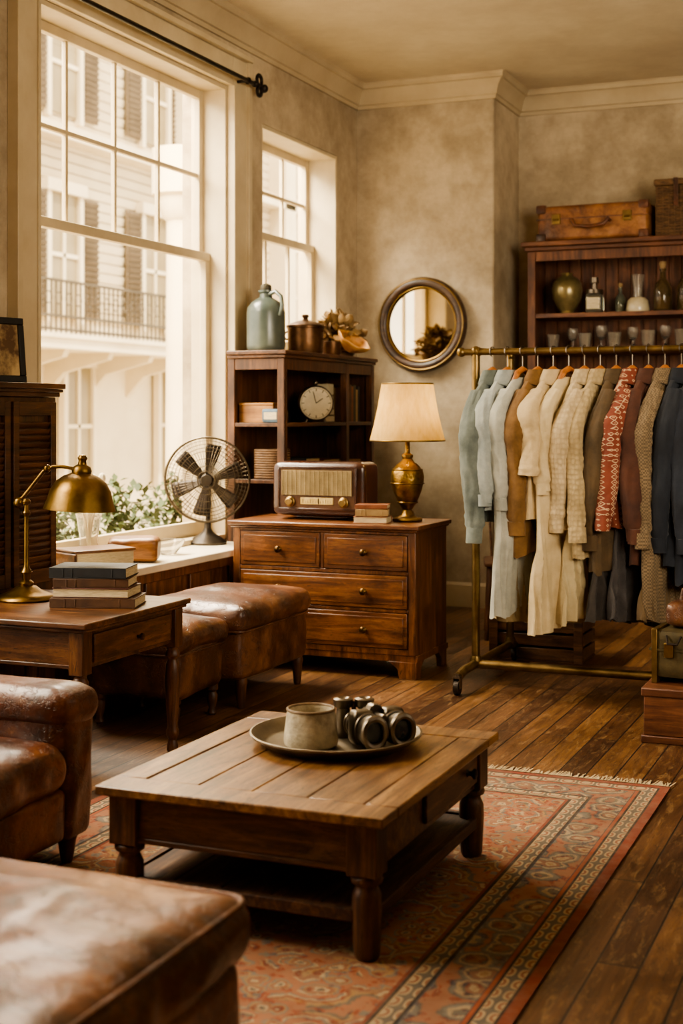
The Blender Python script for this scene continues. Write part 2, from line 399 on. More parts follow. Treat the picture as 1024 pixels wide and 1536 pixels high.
for y in (-7.2,-4.3,-1.6,1.1,4.2,7.2): exwin(y,6.0,.75,1.5)
m=MB(); m.bx(0,1.3,-14,-1.0,2.38,2.52); m.bx(0,1.35,-14,-.95,2.52,2.58)
fin(m,'balcony_deck',ext,parent=B)
for k in range(8):
    m=MB(); yk=-9.2+k*1.15; m.prism([(0.0,2.38),(1.15,2.38),(1.1,2.28),(.35,2.1),(.0,1.75)],yk-.06,yk+.06,'Y'); fin(m,'balcony_bracket',sid,parent=B)
m=MB(); 
for z in (2.64,2.82,3.3): m.bx(1.22,1.26,-10,-1.0,z-.018,z+.018)
for i in range(76):
    y=-10+i*.12; m.bx(1.23,1.25,y-.009,y+.009,2.58,3.3)
for i in range(38):
    y=-9.94+i*.24; m.torus((1.24,y,3.06),.08,.01,Mx,12,4)
for z in (2.64,3.3): m.bx(0,1.24,-1.03,-.99,z-.018,z+.018)
fin(m,'balcony_railing',railm,parent=B)
m=MB(); m.bx(.0,.5,-1.0,-.2,0,9); m.bx(-.0,.35,-5.9,-5.5,0,2.37); m.bx(0,.4,3.0,3.5,0,9); m.bx(0,.4,-14,16,5.55,5.75)
fin(m,'pilaster',ext,parent=B)
m=MB(); m.lathe([(.2,0),(.2,.1),(.15,.14),(.14,.3),(.125,3.1),(.16,3.13),(.18,3.2),(.2,3.25),(.2,3.3),(.25,3.32),(.25,3.7)],(0,0,0),24)
fin(m,'porch_column',ext,loc=(-5.7,10.22,-.15),label='round cream porch column on the pavement outside the window',cat='column')
def shrub(loc,s,seed,lab):
    random.seed(seed)
    r=E('potted_shrub',loc,lab,'plant',group='shrubs outside the window')
    m=MB(); m.box((0,0,.24),(.5*s,.5*s,.48),top=1.12); fin(m,'planter_box',ext,parent=r,bevel=.01)
    m=MB()
    for i in range(420):
        a=random.uniform(0,2*pi); el=random.uniform(-.2,pi/2); rr=random.uniform(.1,.34)*s
        p=Vector((rr*math.cos(a)*math.cos(el),rr*math.sin(a)*math.cos(el),.62+rr*math.sin(el)*1.2))
        q=Matrix.Rotation(random.uniform(0,6),3,'Z')@Matrix.Rotation(random.uniform(-1.2,1.2),3,'X')
        L=random.uniform(.05,.09)
        vs=[m.bm.verts.new(p+q@Vector(c)) for c in ((0,0,0),(L*.3,L*.5,.01),(0,L,0),(-L*.3,L*.5,.01))]
        m.face(vs)
    f=fin(m,'foliage',leaf,parent=r); f['kind']='stuff'
shrub((-4.75,6.95,-.15),1.0,3,'leafy green shrub in a pale planter outside')
shrub((-4.8,7.75,-.15),1.1,4,'leafy green shrub in a pale planter outside')
shrub((-4.8,8.5,-.15),1.1,5,'leafy green shrub in a pale planter outside')
random.seed(7)

# ---------------------------------------------------------------- rug
def rug_mat(W,L):
    m,nt,b=newmat('persian_rug')
    tc=nd(nt,'ShaderNodeTexCoord'); sp=nd(nt,'ShaderNodeSeparateXYZ'); nt.links.new(tc.outputs['Object'],sp.inputs[0])
    def M_(op,a,c=None,d=None):
        n=nd(nt,'ShaderNodeMath',operation=op)
        for i,v in enumerate((a,c,d)):
            if v is None: continue
            if isinstance(v,(int,float)): n.inputs[i].default_value=v
            else: nt.links.new(v,n.inputs[i])
        return n.outputs[0]
    ax=M_('ABSOLUTE',sp.outputs['X']); ay=M_('ABSOLUTE',sp.outputs['Y'])
    dx=M_('SUBTRACT',W/2,ax); dy=M_('SUBTRACT',L/2,ay)
    d=M_('MINIMUM',dx,dy)
    cb=nd(nt,'ShaderNodeCombineXYZ'); nt.links.new(ax,cb.inputs[0]); nt.links.new(ay,cb.inputs[1])
    sn=nd(nt,'ShaderNodeVectorMath',operation='SNAP'); sn.inputs[1].default_value=(.005,.005,.01); nt.links.new(cb.outputs[0],sn.inputs[0])
    wob=tnoise(nt,cb.outputs[0],9,3)
    C_=mixc(nt,.08,sn.outputs[0],wob.outputs['Color'])
    def vor(scale,dist,rand):
        v=nd(nt,'ShaderNodeTexVoronoi',distance=dist); v.inputs['Scale'].default_value=scale; v.inputs['Randomness'].default_value=rand
        nt.links.new(C_,v.inputs['Vector']); return v
    rust=lin('#823a24'); rust2=lin('#9c4f30'); navy=lin('#343b44'); cream=lin('#b8a17e'); och=lin('#a27640'); dk=lin('#2e211b'); slate=lin('#5b646a')
    va=vor(7,'EUCLIDEAN',.6); vb=vor(15,'EUCLIDEAN',.9); vc=vor(32,'MANHATTAN',1)
    big=ramp(nt,va.outputs['Distance'],[(0,cream),(.07,rust),(.13,navy),(.2,cream),(.24,rust2),(.36,slate),(.41,cream),(.45,rust),(.54,och),(.6,navy),(.66,rust2)],'CONSTANT')
    med=ramp(nt,vb.outputs['Distance'],[(0,navy),(.12,cream),(.22,rust),(.34,och),(.4,slate),(.48,rust2)],'CONSTANT')
    sml=ramp(nt,vc.outputs['Distance'],[(0,cream),(.2,navy),(.36,rust2),(.55,cream)],'CONSTANT')
    selm=ramp(nt,vb.outputs['Color'],[(0,(0,0,0,1)),(.4,(1,1,1,1))],'CONSTANT')
    f2=mixc(nt,selm,big,med); f2=mixc(nt,.28,f2,sml)
    sx=M_('SINE',M_('MULTIPLY',sp.outputs['X'],48)); sy=M_('SINE',M_('MULTIPLY',sp.outputs['Y'],48))
    dm=M_('ABSOLUTE',M_('MULTIPLY',sx,sy))
    bord=ramp(nt,dm,[(0,navy),(.18,cream),(.42,rust),(.7,cream)],'CONSTANT')
    vd=vor(10,'EUCLIDEAN',.75)
    bord2=mixc(nt,.3,ramp(nt,vd.outputs['Distance'],[(0,och),(.1,cream),(.17,rust),(.28,navy),(.34,cream),(.42,slate),(.5,navy),(.56,rust2)],'CONSTANT'),sml)
    bands=ramp(nt,M_('MULTIPLY',d,2.0),[(0,rust),(.06,dk),(.075,cream),(.17,dk),(.185,rust2),(.21,navy),(.47,dk),(.485,cream),(.58,dk),(.6,rust)],'CONSTANT')
    def band(lo,hi): return M_('MULTIPLY',M_('GREATER_THAN',d,lo),M_('LESS_THAN',d,hi))
    c=mixc(nt,M_('GREATER_THAN',d,.31),bands,f2)
    c=mixc(nt,M_('MULTIPLY',band(.04,.084),.75),c,bord)
    c=mixc(nt,M_('MULTIPLY',band(.108,.232),.85),c,bord2)
    c=mixc(nt,M_('MULTIPLY',band(.245,.288),.75),c,bord)
    w=tnoise(nt,tc.outputs['Object'],3,8,.7)
    c=mixc(nt,.8,c,ramp(nt,w.outputs['Fac'],[(.35,(.55,.5,.46,1)),(.62,(1.0,.98,.95,1))]),'MULTIPLY')
    fade=tnoise(nt,tc.outputs['Object'],9,8,.8)
    c=mixc(nt,ramp(nt,fade.outputs['Fac'],[(.42,(.03,.03,.03,1)),(.66,(.34,.34,.34,1))]),c,lin('#8c7a62'))
    nt.links.new(c,b.inputs['Base Color']); b.inputs['Roughness'].default_value=.95
    n=tnoise(nt,tc.outputs['Object'],160)
    bump(nt,b,n.outputs['Fac'],.5,.004)
    return m
RX0,RX1,RY0,RY1=-2.66,-.83,1.75,5.07
R=E('persian_rug',((RX0+RX1)/2,(RY0+RY1)/2,0),'worn rust and blue patterned oriental rug with fringed end','rug')
W,L=RX1-RX0,RY1-RY0
m=MB(); N_=40
g=[[m.bm.verts.new((-W/2+W*i/N_,-L/2+L*j/N_,.006+.0015*noise.noise((i*.4,j*.4,0)))) for i in range(N_+1)] for j in range(N_+1)]
for j in range(N_):
    for i in range(N_): m.face([g[j][i],g[j][i+1],g[j+1][i+1],g[j+1][i]])
o=fin(m,'rug_pile',rug_mat(W,L),parent=R)
fringem=noisy('fringe','#a08c6a','#c4b28c',30,.9,0,.1)
m=MB()
for i in range(300):
    x=-W/2+W*(i+.5)/300; 
    for sgn in (1,-1):
        dx=random.uniform(-.014,.014); l=random.uniform(.05,.085)
        a=m.bm.verts.new((x-.0026,sgn*L/2,.008)); b=m.bm.verts.new((x+.0026,sgn*L/2,.008)); c=m.bm.verts.new((x+dx+.002,sgn*(L/2+l),.004)); d=m.bm.verts.new((x+dx-.002,sgn*(L/2+l),.004)); m.face([a,b,c,d])
o=fin(m,'fringe',fringem,parent=R); o['kind']='stuff'
GZ=.007

# ---------------------------------------------------------------- coffee table
T=E('coffee_table',(-1.60,3.627,GZ),'low distressed oak coffee table with turned legs and lower shelf','coffee table')
tw,tl=.81,1.0
m=MB()
m.bx(-tw/2,tw/2,-tl/2,-tl/2+.11,.34,.365); m.bx(-tw/2,tw/2,tl/2-.11,tl/2,.34,.365)
m.bx(-tw/2,-tw/2+.09,-tl/2+.112,tl/2-.112,.34,.365); m.bx(tw/2-.09,tw/2,-tl/2+.112,tl/2-.112,.34,.365)
x0=-tw/2+.092; pw=(tw-.184)/4
for k in range(4): m.bx(x0+k*pw+.001,x0+(k+1)*pw-.001,-tl/2+.112,tl/2-.112,.34,.3635)
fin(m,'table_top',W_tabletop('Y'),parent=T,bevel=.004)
m=MB(); ix=tw/2-.045; iy=tl/2-.045
m.bx(-ix,ix,-iy,-iy+.022,.212,.34); m.bx(-ix,ix,iy-.022,iy,.212,.34); m.bx(-ix,-ix+.022,-iy+.023,iy-.023,.212,.34); m.bx(ix-.022,ix,-iy+.023,iy-.023,.212,.34)
m.bx(-ix+.04,ix-.04,-iy-.006,-iy,.213,.228)
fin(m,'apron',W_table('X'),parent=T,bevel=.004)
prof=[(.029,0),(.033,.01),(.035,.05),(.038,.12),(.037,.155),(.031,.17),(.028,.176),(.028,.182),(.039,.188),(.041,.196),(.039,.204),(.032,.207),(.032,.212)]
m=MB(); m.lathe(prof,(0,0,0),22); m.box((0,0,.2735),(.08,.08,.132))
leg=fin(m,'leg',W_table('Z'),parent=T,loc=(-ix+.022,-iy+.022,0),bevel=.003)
for sx,sy in ((1,-1),(-1,1),(1,1)):
    l=leg.copy(); COL.objects.link(l); l.location=(sx*(ix-.022),sy*(iy-.022),0)
m=MB()
for k in range(5):
    w=(2*ix-.02)/5; m.bx(-ix+.01+k*w+.001,-ix+.01+(k+1)*w-.001,-iy,iy,.098,.116)
m.bx(-ix+.05,ix-.05,-iy-.004,-iy+.02,.09,.122); m.bx(-ix+.05,ix-.05,iy-.02,iy+.004,.09,.122)
m.bx(ix-.016,ix+.004,-iy+.05,iy-.05,.09,.122); m.bx(-ix-.004,-ix+.016,-iy+.05,iy-.05,.09,.122)
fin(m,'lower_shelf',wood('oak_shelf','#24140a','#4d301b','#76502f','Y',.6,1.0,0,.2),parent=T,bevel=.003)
m=MB(); m.bx(ix,ix+.012,-.08,iy-.07,.235,.332)
dr=fin(m,'drawer',W_table('Y'),parent=T,bevel=.004)
m=MB(); m.lathe([(.012,0),(.007,.006),(.007,.012),(.016,.02),(.015,.027),(0,.03)],(ix+.012,iy-.17,.286),16,Mx)
fin(m,'drawer_knob',iron,parent=dr)

TZ=GZ+.366
traym=noisy('tray_metal','#6c6252','#978a74',7,.48,.9,.12,rvar=.1)
m=MB(); m.lathe([(0,0),(.2,0),(.215,.003),(.235,.02),(.25,.028),(.254,.03),(.256,.036),(.25,.037),(.232,.026),(.212,.008),(.2,.005),(0,.005)],n=72)
fin(m,'serving_tray',traym,loc=(-1.60,3.80,TZ),label='round tarnished metal serving tray on the coffee table',cat='tray')
m=MB(); m.lathe([(0,0),(.07,0),(.078,.006),(.08,.02),(.077,.05),(.073,.08),(.07,.1),(.071,.107),(.065,.107),(.063,.1),(.066,.07),(.07,.02),(0,.012)],n=40)
m2=fin(m,'stoneware_bowl',ceramic,loc=(-1.645,3.72,TZ+.006),label='beige stoneware cup bowl standing on the tray',cat='bowl')
m=MB(); m.torus((0,0,.107),.068,.0045,None,40,8); fin(m,'rim',noisy('brown_rim','#5e4a32','#8a7050',20,.6),parent=m2)
Bn=E('binoculars',(-1.475,3.81,TZ+.006),'old pewter and black field binoculars lying on the tray','binoculars',rot=(0,0,math.radians(228)))
Bn.scale=(1.08,1.08,1.25)
gun=noisy('gunmetal','#443c32','#7c7262',9,.36,.9,.15,rvar=.1)
for sx in (-1,1):
    m=MB(); c=(sx*.042,0,.042)
    m.lathe([(0,-.065),(.018,-.065),(.024,-.06),(.026,-.045),(.02,-.035),(.024,-.03),(.031,-.02),(.031,.02),(.034,.03),(.038,.06),(.04,.068),(.038,.075),(.034,.075),(.033,.066),(0,.066)],c,28,Matrix.Rotation(-pi/2,4,'X'))
    m.rbox((sx*.046,-.0,.045),(.062,.055,.078),.014,6)
    b_=fin(m,'barrel',[gun],parent=Bn)
    m=MB(); m.sph((sx*.042,.066,.042),.026,20,10,(1,.2,1)); fin(m,'lens',noisy('lens_dark','#1c2023','#444c50',4,.05,0,0,coat=1),parent=b_)
    m=MB(); m.torus((sx*.042,.03,.042),.036,.004,My,28,8); fin(m,'ring',steel,parent=b_)
    m=MB(); m.torus((sx*.042,.074,.042),.033,.008,My,28,8); fin(m,'objective_rim',steel,parent=b_)
    m=MB(); m.torus((sx*.042,-.062,.042),.024,.004,My,28,8); fin(m,'eyecup',steel,parent=b_)
m=MB(); m.cyl((0,-.07,.066),(0,.05,.066),.011); m.cyl((0,-.03,.07),(0,.0,.07),.024); m.box((0,.03,.045),(.05,.014,.03)); m.box((0,-.05,.045),(.05,.014,.03)); fin(m,'hinge',steel,parent=Bn,bevel=.002)
Op=E('opera_glass',(-1.575,3.88,TZ+.006),'small pewter opera glasses standing on end on the tray','opera glasses',rz=math.radians(25))
for sx in (-1,1):
    m=MB(); m.lathe([(0,0),(.03,0),(.032,.006),(.028,.018),(.022,.05),(.02,.085),(.028,.09),(.03,.112),(.018,.116),(0,.105)],(sx*.032,0,0),22); fin(m,'barrel',steel,parent=Op)
m=MB(); m.cyl((0,0,.02),(0,0,.105),.007); m.cyl((0,0,.055),(0,0,.067),.013); m.box((0,0,.03),(.05,.012,.01)); m.box((0,0,.092),(.05,.012,.008)); fin(m,'bridge',bronze,parent=Op)

# ---------------------------------------------------------------- leather pieces
def block_leg(parent,x,y,z1,r0=.02,r1=.03,mat=None,z0=0):
    m=MB(); m.lathe([(r0,z0),(r0+.003,z0+.01),(r1,z1*.75),(r1*1.15,z1*.85),(r1,z1)],(x,y,0),16); return fin(m,'leg',mat or W_dark('Z'),parent=parent)
def pipe(m,hx,hy,rr,z,r=.006):
    pts=[]
    for cx,cy,a0 in ((hx-rr,hy-rr,0),(-hx+rr,hy-rr,pi/2),(-hx+rr,-hy+rr,pi),(hx-rr,-hy+rr,1.5*pi)):
        for k in range(7): a=a0+k*pi/12; pts.append((cx+rr*math.cos(a),cy+rr*math.sin(a),z))
    m.tube(pts,r,8,True)
O=E('leather_ottoman',(-1.68,2.03,GZ),'large worn tan leather ottoman with piped edge','ottoman')
m=MB(); m.rbox((0,0,.18),(.94,.81,.22),.035,18,0,.01,3); fin(m,'base',lottoman,parent=O,sub=1)
m=MB(); m.rbox((0,0,.335),(.95,.83,.15),.055,34,.035,.026,1,.008); fin(m,'seat_cushion',lottoman,parent=O,sub=1)
m=MB(); pipe(m,.472,.412,.05,.394,.007); fin(m,'piping',lottoman,parent=O)
for x in (-.4,.4):
    for y in (-.34,.34): block_leg(O,x,y,.09)

A=E('leather_armchair',(-2.83,3.2,0),'brown leather club armchair with rolled arms and loose seat cushion','armchair')
def arm(y):
    m=MB(); m.rbox((-.02,y,.28),(1.08,.17,.42),.05,18,0,.014,y); m.rbox((-.02,y,.475),(1.1,.195,.13),.062,18,0,.014,y+2)
    fin(m,'armrest',lbrown,parent=A,sub=1)
arm(.335); arm(-.335)
m=MB(); m.rbox((.0,0,.17),(1.04,.56,.17),.03,10,0,.006,5); fin(m,'seat_base',lbrown,parent=A,sub=1)
m=MB(); m.rbox((.06,0,.31),(.92,.50,.16),.06,28,.035,.022,6,.012); fin(m,'seat_cushion',lbrown,parent=A,sub=1)
m=MB(); m.rbox((-.47,0,.5),(.2,.56,.75),.08,12,0,.01,8); fin(m,'backrest',lbrown,parent=A,sub=1)
for x in (-.45,.47):
    for y in (-.33,.33): block_leg(A,x,y,.1,.016,.028,W_dark('Z'),0 if x<0 else GZ)

S=E('leather_bench',(-3.09,6.0,0),'low dark brown leather bench with piped top on turned legs','bench')
m=MB(); m.rbox((0,0,.26),(.52,.74,.26),.04,16,0,.01,11); fin(m,'base',ldark,parent=S,sub=1)
m=MB(); m.rbox((0,.0,.415),(.55,.78,.13),.055,26,.025,.02,12,.008)
fin(m,'seat_cushion',ldark,parent=S,sub=1)
m=MB(); pipe(m,.268,.383,.05,.36); fin(m,'piping',ldark,parent=S)
for x in (-.2,.22):
    for y in (-.3,.32): block_leg(S,x,y,.14,.015,.026)
S=E('leather_footstool',(-3.12,5.36,0),'smaller brown leather footstool pushed against the bench','footstool')
m=MB(); m.rbox((0,0,.25),(.47,.44,.25),.05,16,0,.01,21); fin(m,'base',ldark,parent=S,sub=1)
m=MB(); m.rbox((0,.0,.375),(.49,.46,.12),.055,22,.02,.016,22,.006); fin(m,'seat_cushion',ldark,parent=S,sub=1)
m=MB(); pipe(m,.238,.223,.05,.325); fin(m,'piping',ldark,parent=S)
for x in (-.18,.19):
    for y in (-.17,.17): 
        m=MB(); m.lathe([(.014,0),(.02,.01),(.014,.03),(.022,.06),(.026,.09),(.018,.105),(.028,.115),(.028,.14)],(x,y,0),16); fin(m,'leg',W_dark('Z'),parent=S)

# ---------------------------------------------------------------- desk
D=E('writing_desk',(-3.09,4.535,0),'small oak side desk with drawer and turned legs','desk')
dw,dl=.78,.77
m=MB(); m.bx(-dw/2,dw/2,-dl/2,dl/2,.588,.61); m.bx(-dw/2+.012,dw/2-.012,-dl/2+.012,dl/2-.012,.575,.588)
fin(m,'table_top',W_desk('X'),parent=D,bevel=.005)
m=MB(); ix=dw/2-.04; iy=dl/2-.04
for y in (-iy,iy-.02): m.bx(-ix,ix,y,y+.02,.44,.575)
for x in (-ix,ix-.02): m.bx(x,x+.02,-iy+.021,iy-.021,.44,.575)
m.bx(-ix+.03,ix-.03,-iy-.005,-iy,.441,.455)
fin(m,'apron',W_desk('X'),parent=D,bevel=.003)
prof=[(.018,0),(.024,.008),(.022,.03),(.016,.05),(.026,.07),(.026,.085),(.02,.1),(.027,.2),(.031,.3),(.028,.35),(.019,.372),(.03,.385),(.03,.395),(.022,.41),(.024,.42)]
m=MB(); m.lathe(prof,(0,0,0),20); m.box((0,0,.4975),(.06,.06,.154))
leg=fin(m,'leg',W_desk('Z'),parent=D,loc=(ix-.015,iy-.015,0),bevel=.003)
for sx,sy in ((1,-1),(-1,1),(-1,-1)):
    l=leg.copy(); COL.objects.link(l); l.location=(sx*(ix-.015),sy*(iy-.015),0)
m=MB(); m.bx(ix,ix+.01,-iy+.07,iy-.07,.455,.56); dr=fin(m,'drawer',W_desk('Y'),parent=D,bevel=.004)
m=MB(); m.lathe([(0,0),(.006,0),(.006,.01),(.014,.018),(.012,.026),(0,.028)],(ix+.01,.02,.508),16,Mx); fin(m,'drawer_knob',bronze,parent=dr)
DZ=.611
La=E('desk_lamp',(-3.275,4.615,DZ),'antique brass desk lamp with domed shade','lamp',rz=math.radians(18))
m=MB(); m.lathe([(0,0),(.112,0),(.116,.006),(.112,.014),(.092,.024),(.06,.037),(.042,.052),(.028,.057),(.03,.067),(.02,.077),(0,.082)],n=40); fin(m,'base',brass,parent=La)
m=MB(); m.lathe([(.014,.07),(.018,.1),(.024,.11),(.014,.125),(.01,.14),(.009,.33),(.014,.335),(.016,.345),(.01,.355),(.009,.375),(.016,.38),(.018,.39),(.01,.4)],n=18); fin(m,'stem',brass,parent=La)
m=MB(); m.sph((-.03,0,.385),.022); m.cyl((-.05,0,.38),(.0,0,.392),.009)
m.tube([(-.045,0,.375),(-.01,0,.41),(.03,0,.46),(.07,0,.51),(.11,0,.528),(.15,0,.528),(.195,0,.52)],.008,10); m.sph((.085,0,.52),.016)
fin(m,'arm',brass,parent=La)
m=MB(); m.lathe([(.142,-.004),(.14,.004),(.13,.03),(.12,.07),(.1,.105),(.07,.128),(.045,.138),(.038,.142),(.04,.15),(.034,.165),(.018,.175),(.015,.19),(.02,.2),(.012,.212),(0,.215),(0,.205),(.03,.13),(.065,.12),(.095,.1),(.114,.068),(.125,.03),(.135,-.003)],(.215,0,.362),40,Matrix.Rotation(.06,4,'Y')); fin(m,'lamp_shade',brass,parent=La)

def book(name,loc,d,cov,rz=0,label='',group=None):
    r=E(name,loc,label,'book',rz=rz,group=group)
    L,Wd,t=d; c=.003
    m=MB(); m.bx(-L/2,L/2,-Wd/2,Wd/2,0,c); m.bx(-L/2,L/2,-Wd/2,Wd/2,t-c,t); m.bx(-L/2,L/2,-Wd/2,-Wd/2+c,c,t-c)
    for k in (-.32,-.2,.32): m.bx(L*k-.002,L*k+.002,-Wd/2-.0015,-Wd/2,.002,t-.002)
    fin(m,'cover',cov,parent=r,bevel=.001,seg=1)
    m=MB(); m.bx(-L/2+.004,L/2-.004,-Wd/2+c,Wd/2-.005,c,t-c); fin(m,'pages',paper,parent=r)
    return r
bc=[noisy('cloth_brown','#3e2818','#5e4028',12,.6,0,.1),noisy('cloth_maroon','#3e1e16','#5a3226',12,.6,0,.1),noisy('cloth_olive','#302c20','#4a442e',12,.6,0,.1),noisy('cloth_navy','#151618','#242628',12,.6,0,.1),noisy('cloth_tan','#866a44','#a68a5c',12,.6,0,.1),noisy('cloth_rust','#6c3c22','#8c5432',12,.6,0,.1)]
z=DZ
for i,(L_,W_,t_,c_,rz,lb) in enumerate([(.33,.2,.036,bc[0],.06,'brown cloth-bound hardcover at the bottom of the desk stack'),(.30,.19,.036,bc[1],.02+pi,'maroon hardcover with cream pages in the desk stack'),(.29,.19,.034,bc[0],.1,'dark brown hardcover in the desk stack'),(.30,.2,.04,bc[3],.04,'black hardcover on top of the desk stack')]):
    book('book',(-2.93-(.01*i),4.60+.006*i,z),(L_,W_,t_),c_,rz+.25,lb,'books stacked on the desk'); z+=t_+.001

# ---------------------------------------------------------------- louvered cabinet + frame
K=E('louvered_cabinet',(-3.62,4.835,0),'dark walnut cabinet with louvered shutter front','cabinet')
m=MB(); m.bx(-.11,.1,-.345,.345,0,1.42); fin(m,'body',W_dark('Z'),parent=K,bevel=.004)
m=MB(); m.bx(-.12,.13,-.37,.36,1.441,1.455); m.bx(-.12,.14,-.375,.365,1.456,1.48); m.bx(-.11,.12,-.36,.35,1.421,1.441); fin(m,'top',W_dark('Y'),parent=K,bevel=.004)
for s_ in (-1,1):
    yc=s_*.165
    m=MB(); m.bx(.1,.12,yc-.155,yc-.115,.62,1.40); m.bx(.1,.12,yc+.115,yc+.155,.62,1.40); m.bx(.1,.119,yc-.115,yc+.115,1.34,1.40); m.bx(.1,.119,yc-.115,yc+.115,.62,.68)
    for k in range(22): m.box((.109,yc,.695+k*.0288),(.008,.23,.026),M=Matrix.Rotation(.5,4,'Y'))
    fin(m,'door',W_dark('Y'),parent=K,bevel=.002,seg=1)
F=E('picture_frame',(-3.60,4.89,1.481),'small black framed picture leaning on the cabinet top','picture frame',rot=(0,-.1,-.3))
m=MB(); m.bx(-.012,.012,-.13,.13,0,.03); m.bx(-.012,.012,-.13,.13,.25,.28); m.bx(-.012,.012,-.13,-.1,.03,.25); m.bx(-.012,.012,.1,.13,.03,.25); fin(m,'frame',blackm,parent=F,bevel=.004)
m=MB(); m.bx(-.006,.004,-.1,.1,.03,.25); fin(m,'picture',noisy('sepia_picture','#5a4128','#c4a878',9,.4,0,0,lo=.4,hi=.6),parent=F)

# ---------------------------------------------------------------- ledge things
LZ=.6155
m=E('ledger',(-3.60,5.62,LZ),'old brown leather bound ledger with cream pages','ledger',rz=math.radians(62))
q=MB(); q.bx(-.16,.16,-.11,.11,0,.012); q.bx(-.16,.16,-.11,.11,.085,.1); q.bx(-.165,-.15,-.109,.109,.012,.085); fin(q,'cover',W_desk('X'),parent=m,bevel=.006)
q=MB(); q.bx(-.15,.15,-.1,.1,.012,.085); fin(q,'pages',paper,parent=m)
q=MB(); q.rbox((0,0,.06),(.25,.18,.12),.03,12,0,.016,20); fin(q,'wooden_block',wood('carved','#4a2a12','#7e5028','#a87646','X'),loc=(-3.60,5.97,LZ),rz=.4,sub=1,label='rough carved brown wooden block on the window ledge',cat='wooden block')
q=MB(); q.lathe([(0,0),(.04,0),(.045,.01),(.075,.05),(.085,.075),(.08,.075),(.07,.05),(.04,.014),(0,.012)],n=30); fin(q,'glass_dish',clearg,loc=(-3.62,6.35,LZ),label='small clear glass dish on the window ledge',cat='dish')
v=E('glass_vase',(-3.79,5.86,LZ),'clear glass vase with pale dried stems on the ledge','vase')
q=MB(); q.lathe([(0,0),(.05,0),(.055,.02),(.045,.12),(.06,.22),(.066,.24),(.062,.24),(.04,.12),(.048,.02),(0,.015)],n=24); fin(q,'vase_body',clearg,parent=v)
q=MB(); random.seed(5)
for i in range(16):
    a=random.uniform(0,6.28); t=random.uniform(.01,.09)
    q.tube([(0,0,.03),(t*.3*math.cos(a),t*.3*math.sin(a),.2),(t*math.cos(a),t*math.sin(a),.33+random.uniform(0,.07))],.003,5); q.sph((t*math.cos(a),t*math.sin(a),.36+random.uniform(0,.05)),.02,8,6,(1,1,1.5))
qq=fin(q,'dried_stems',noisy('dried','#c9bd9e','#e6dcc2',9,.8),parent=v); qq['kind']='stuff'

# fan
fanm=noisy('fan_grey_bronze','#322c26','#524a40',9,.4,.7,.08)
Fn=E('electric_fan',(-3.70,6.93,LZ),'vintage black desk fan with wire cage on the window ledge','fan',rz=math.radians(24))
m=MB(); m.lathe([(0,0),(.105,0),(.108,.012),(.1,.02),(.075,.04),(.05,.055),(.03,.07),(.02,.09),(.018,.13),(0,.13)],n=32); fin(m,'base',fanm,parent=Fn)
m=MB(); m.tube([(0,0,.11),(0,.05,.17),(0,.08,.26),(0,.08,.35)],.014,10); fin(m,'stand',fanm,parent=Fn)
CZ=.362
m=MB(); m.lathe([(0,-.10),(.03,-.1),(.055,-.07),(.06,-.02),(.055,.03),(.02,.04),(0,.04)],(0,.06,CZ),24,My); fin(m,'motor_housing',fanm,parent=Fn)
for k in range(6):
    m=MB(); rz=Matrix.Rotation(k*pi/3+.2,3,'Y')
    gr=[]
    for i in range(9):
        t=i/8; rad=.03+.172*t; w=.012+.036*t**.8
        if i==8: w*=.82
        row=[]
        for j in range(5):
            u=(j/4-.5)*2; row.append(Vector((0,-.03,CZ))+rz@Vector((u*w,u*.018*(1-.3*t),rad)))
        gr.append(row)
    m.rings(gr,closed=False)
    bl=fin(m,'blade',noisy('blade_bronze','#201a14','#3a3028',8,.4,.6,.05),parent=Fn)
    md=bl.modifiers.new('so','SOLIDIFY'); md.thickness=.003
m=MB(); m.lathe([(0,-.0),(.03,0),(.036,.012),(.036,.03),(.028,.045),(0,.05)],(0,-.005,CZ),24,My); fin(m,'hub',fanm,parent=Fn)
m=MB()
for rad,yy,th in ((.237,-.03,.006),(.237,.03,.004),(.22,-.05,.002),(.2,-.062,.002),(.18,-.07,.002),(.16,-.075,.002),(.12,-.083,.002),(.08,-.088,.002),(.05,-.09,.003)): m.torus((0,yy,CZ),rad,th,My,56,6)
for k in range(60):
    a=2*pi*k/60; c,s=math.cos(a),math.sin(a)
    P=[(.04,-.091),(.12,-.083),(.2,-.062),(.232,-.04),(.237,0),(.232,.04),(.15,.06),(.05,.065)]
    m.tube([(r_*c,y_,CZ+r_*s) for r_,y_ in P],.0013,4)
fin(m,'wire_cage',noisy('cage_wire','#4e4436','#6c604e',9,.4,.8,.05),parent=Fn)
m=MB(); m.lathe([(0,0),(.03,0),(.034,.003),(.03,.007),(0,.009)],(0,-.088,CZ),28,My); fin(m,'badge',fanm,parent=Fn)

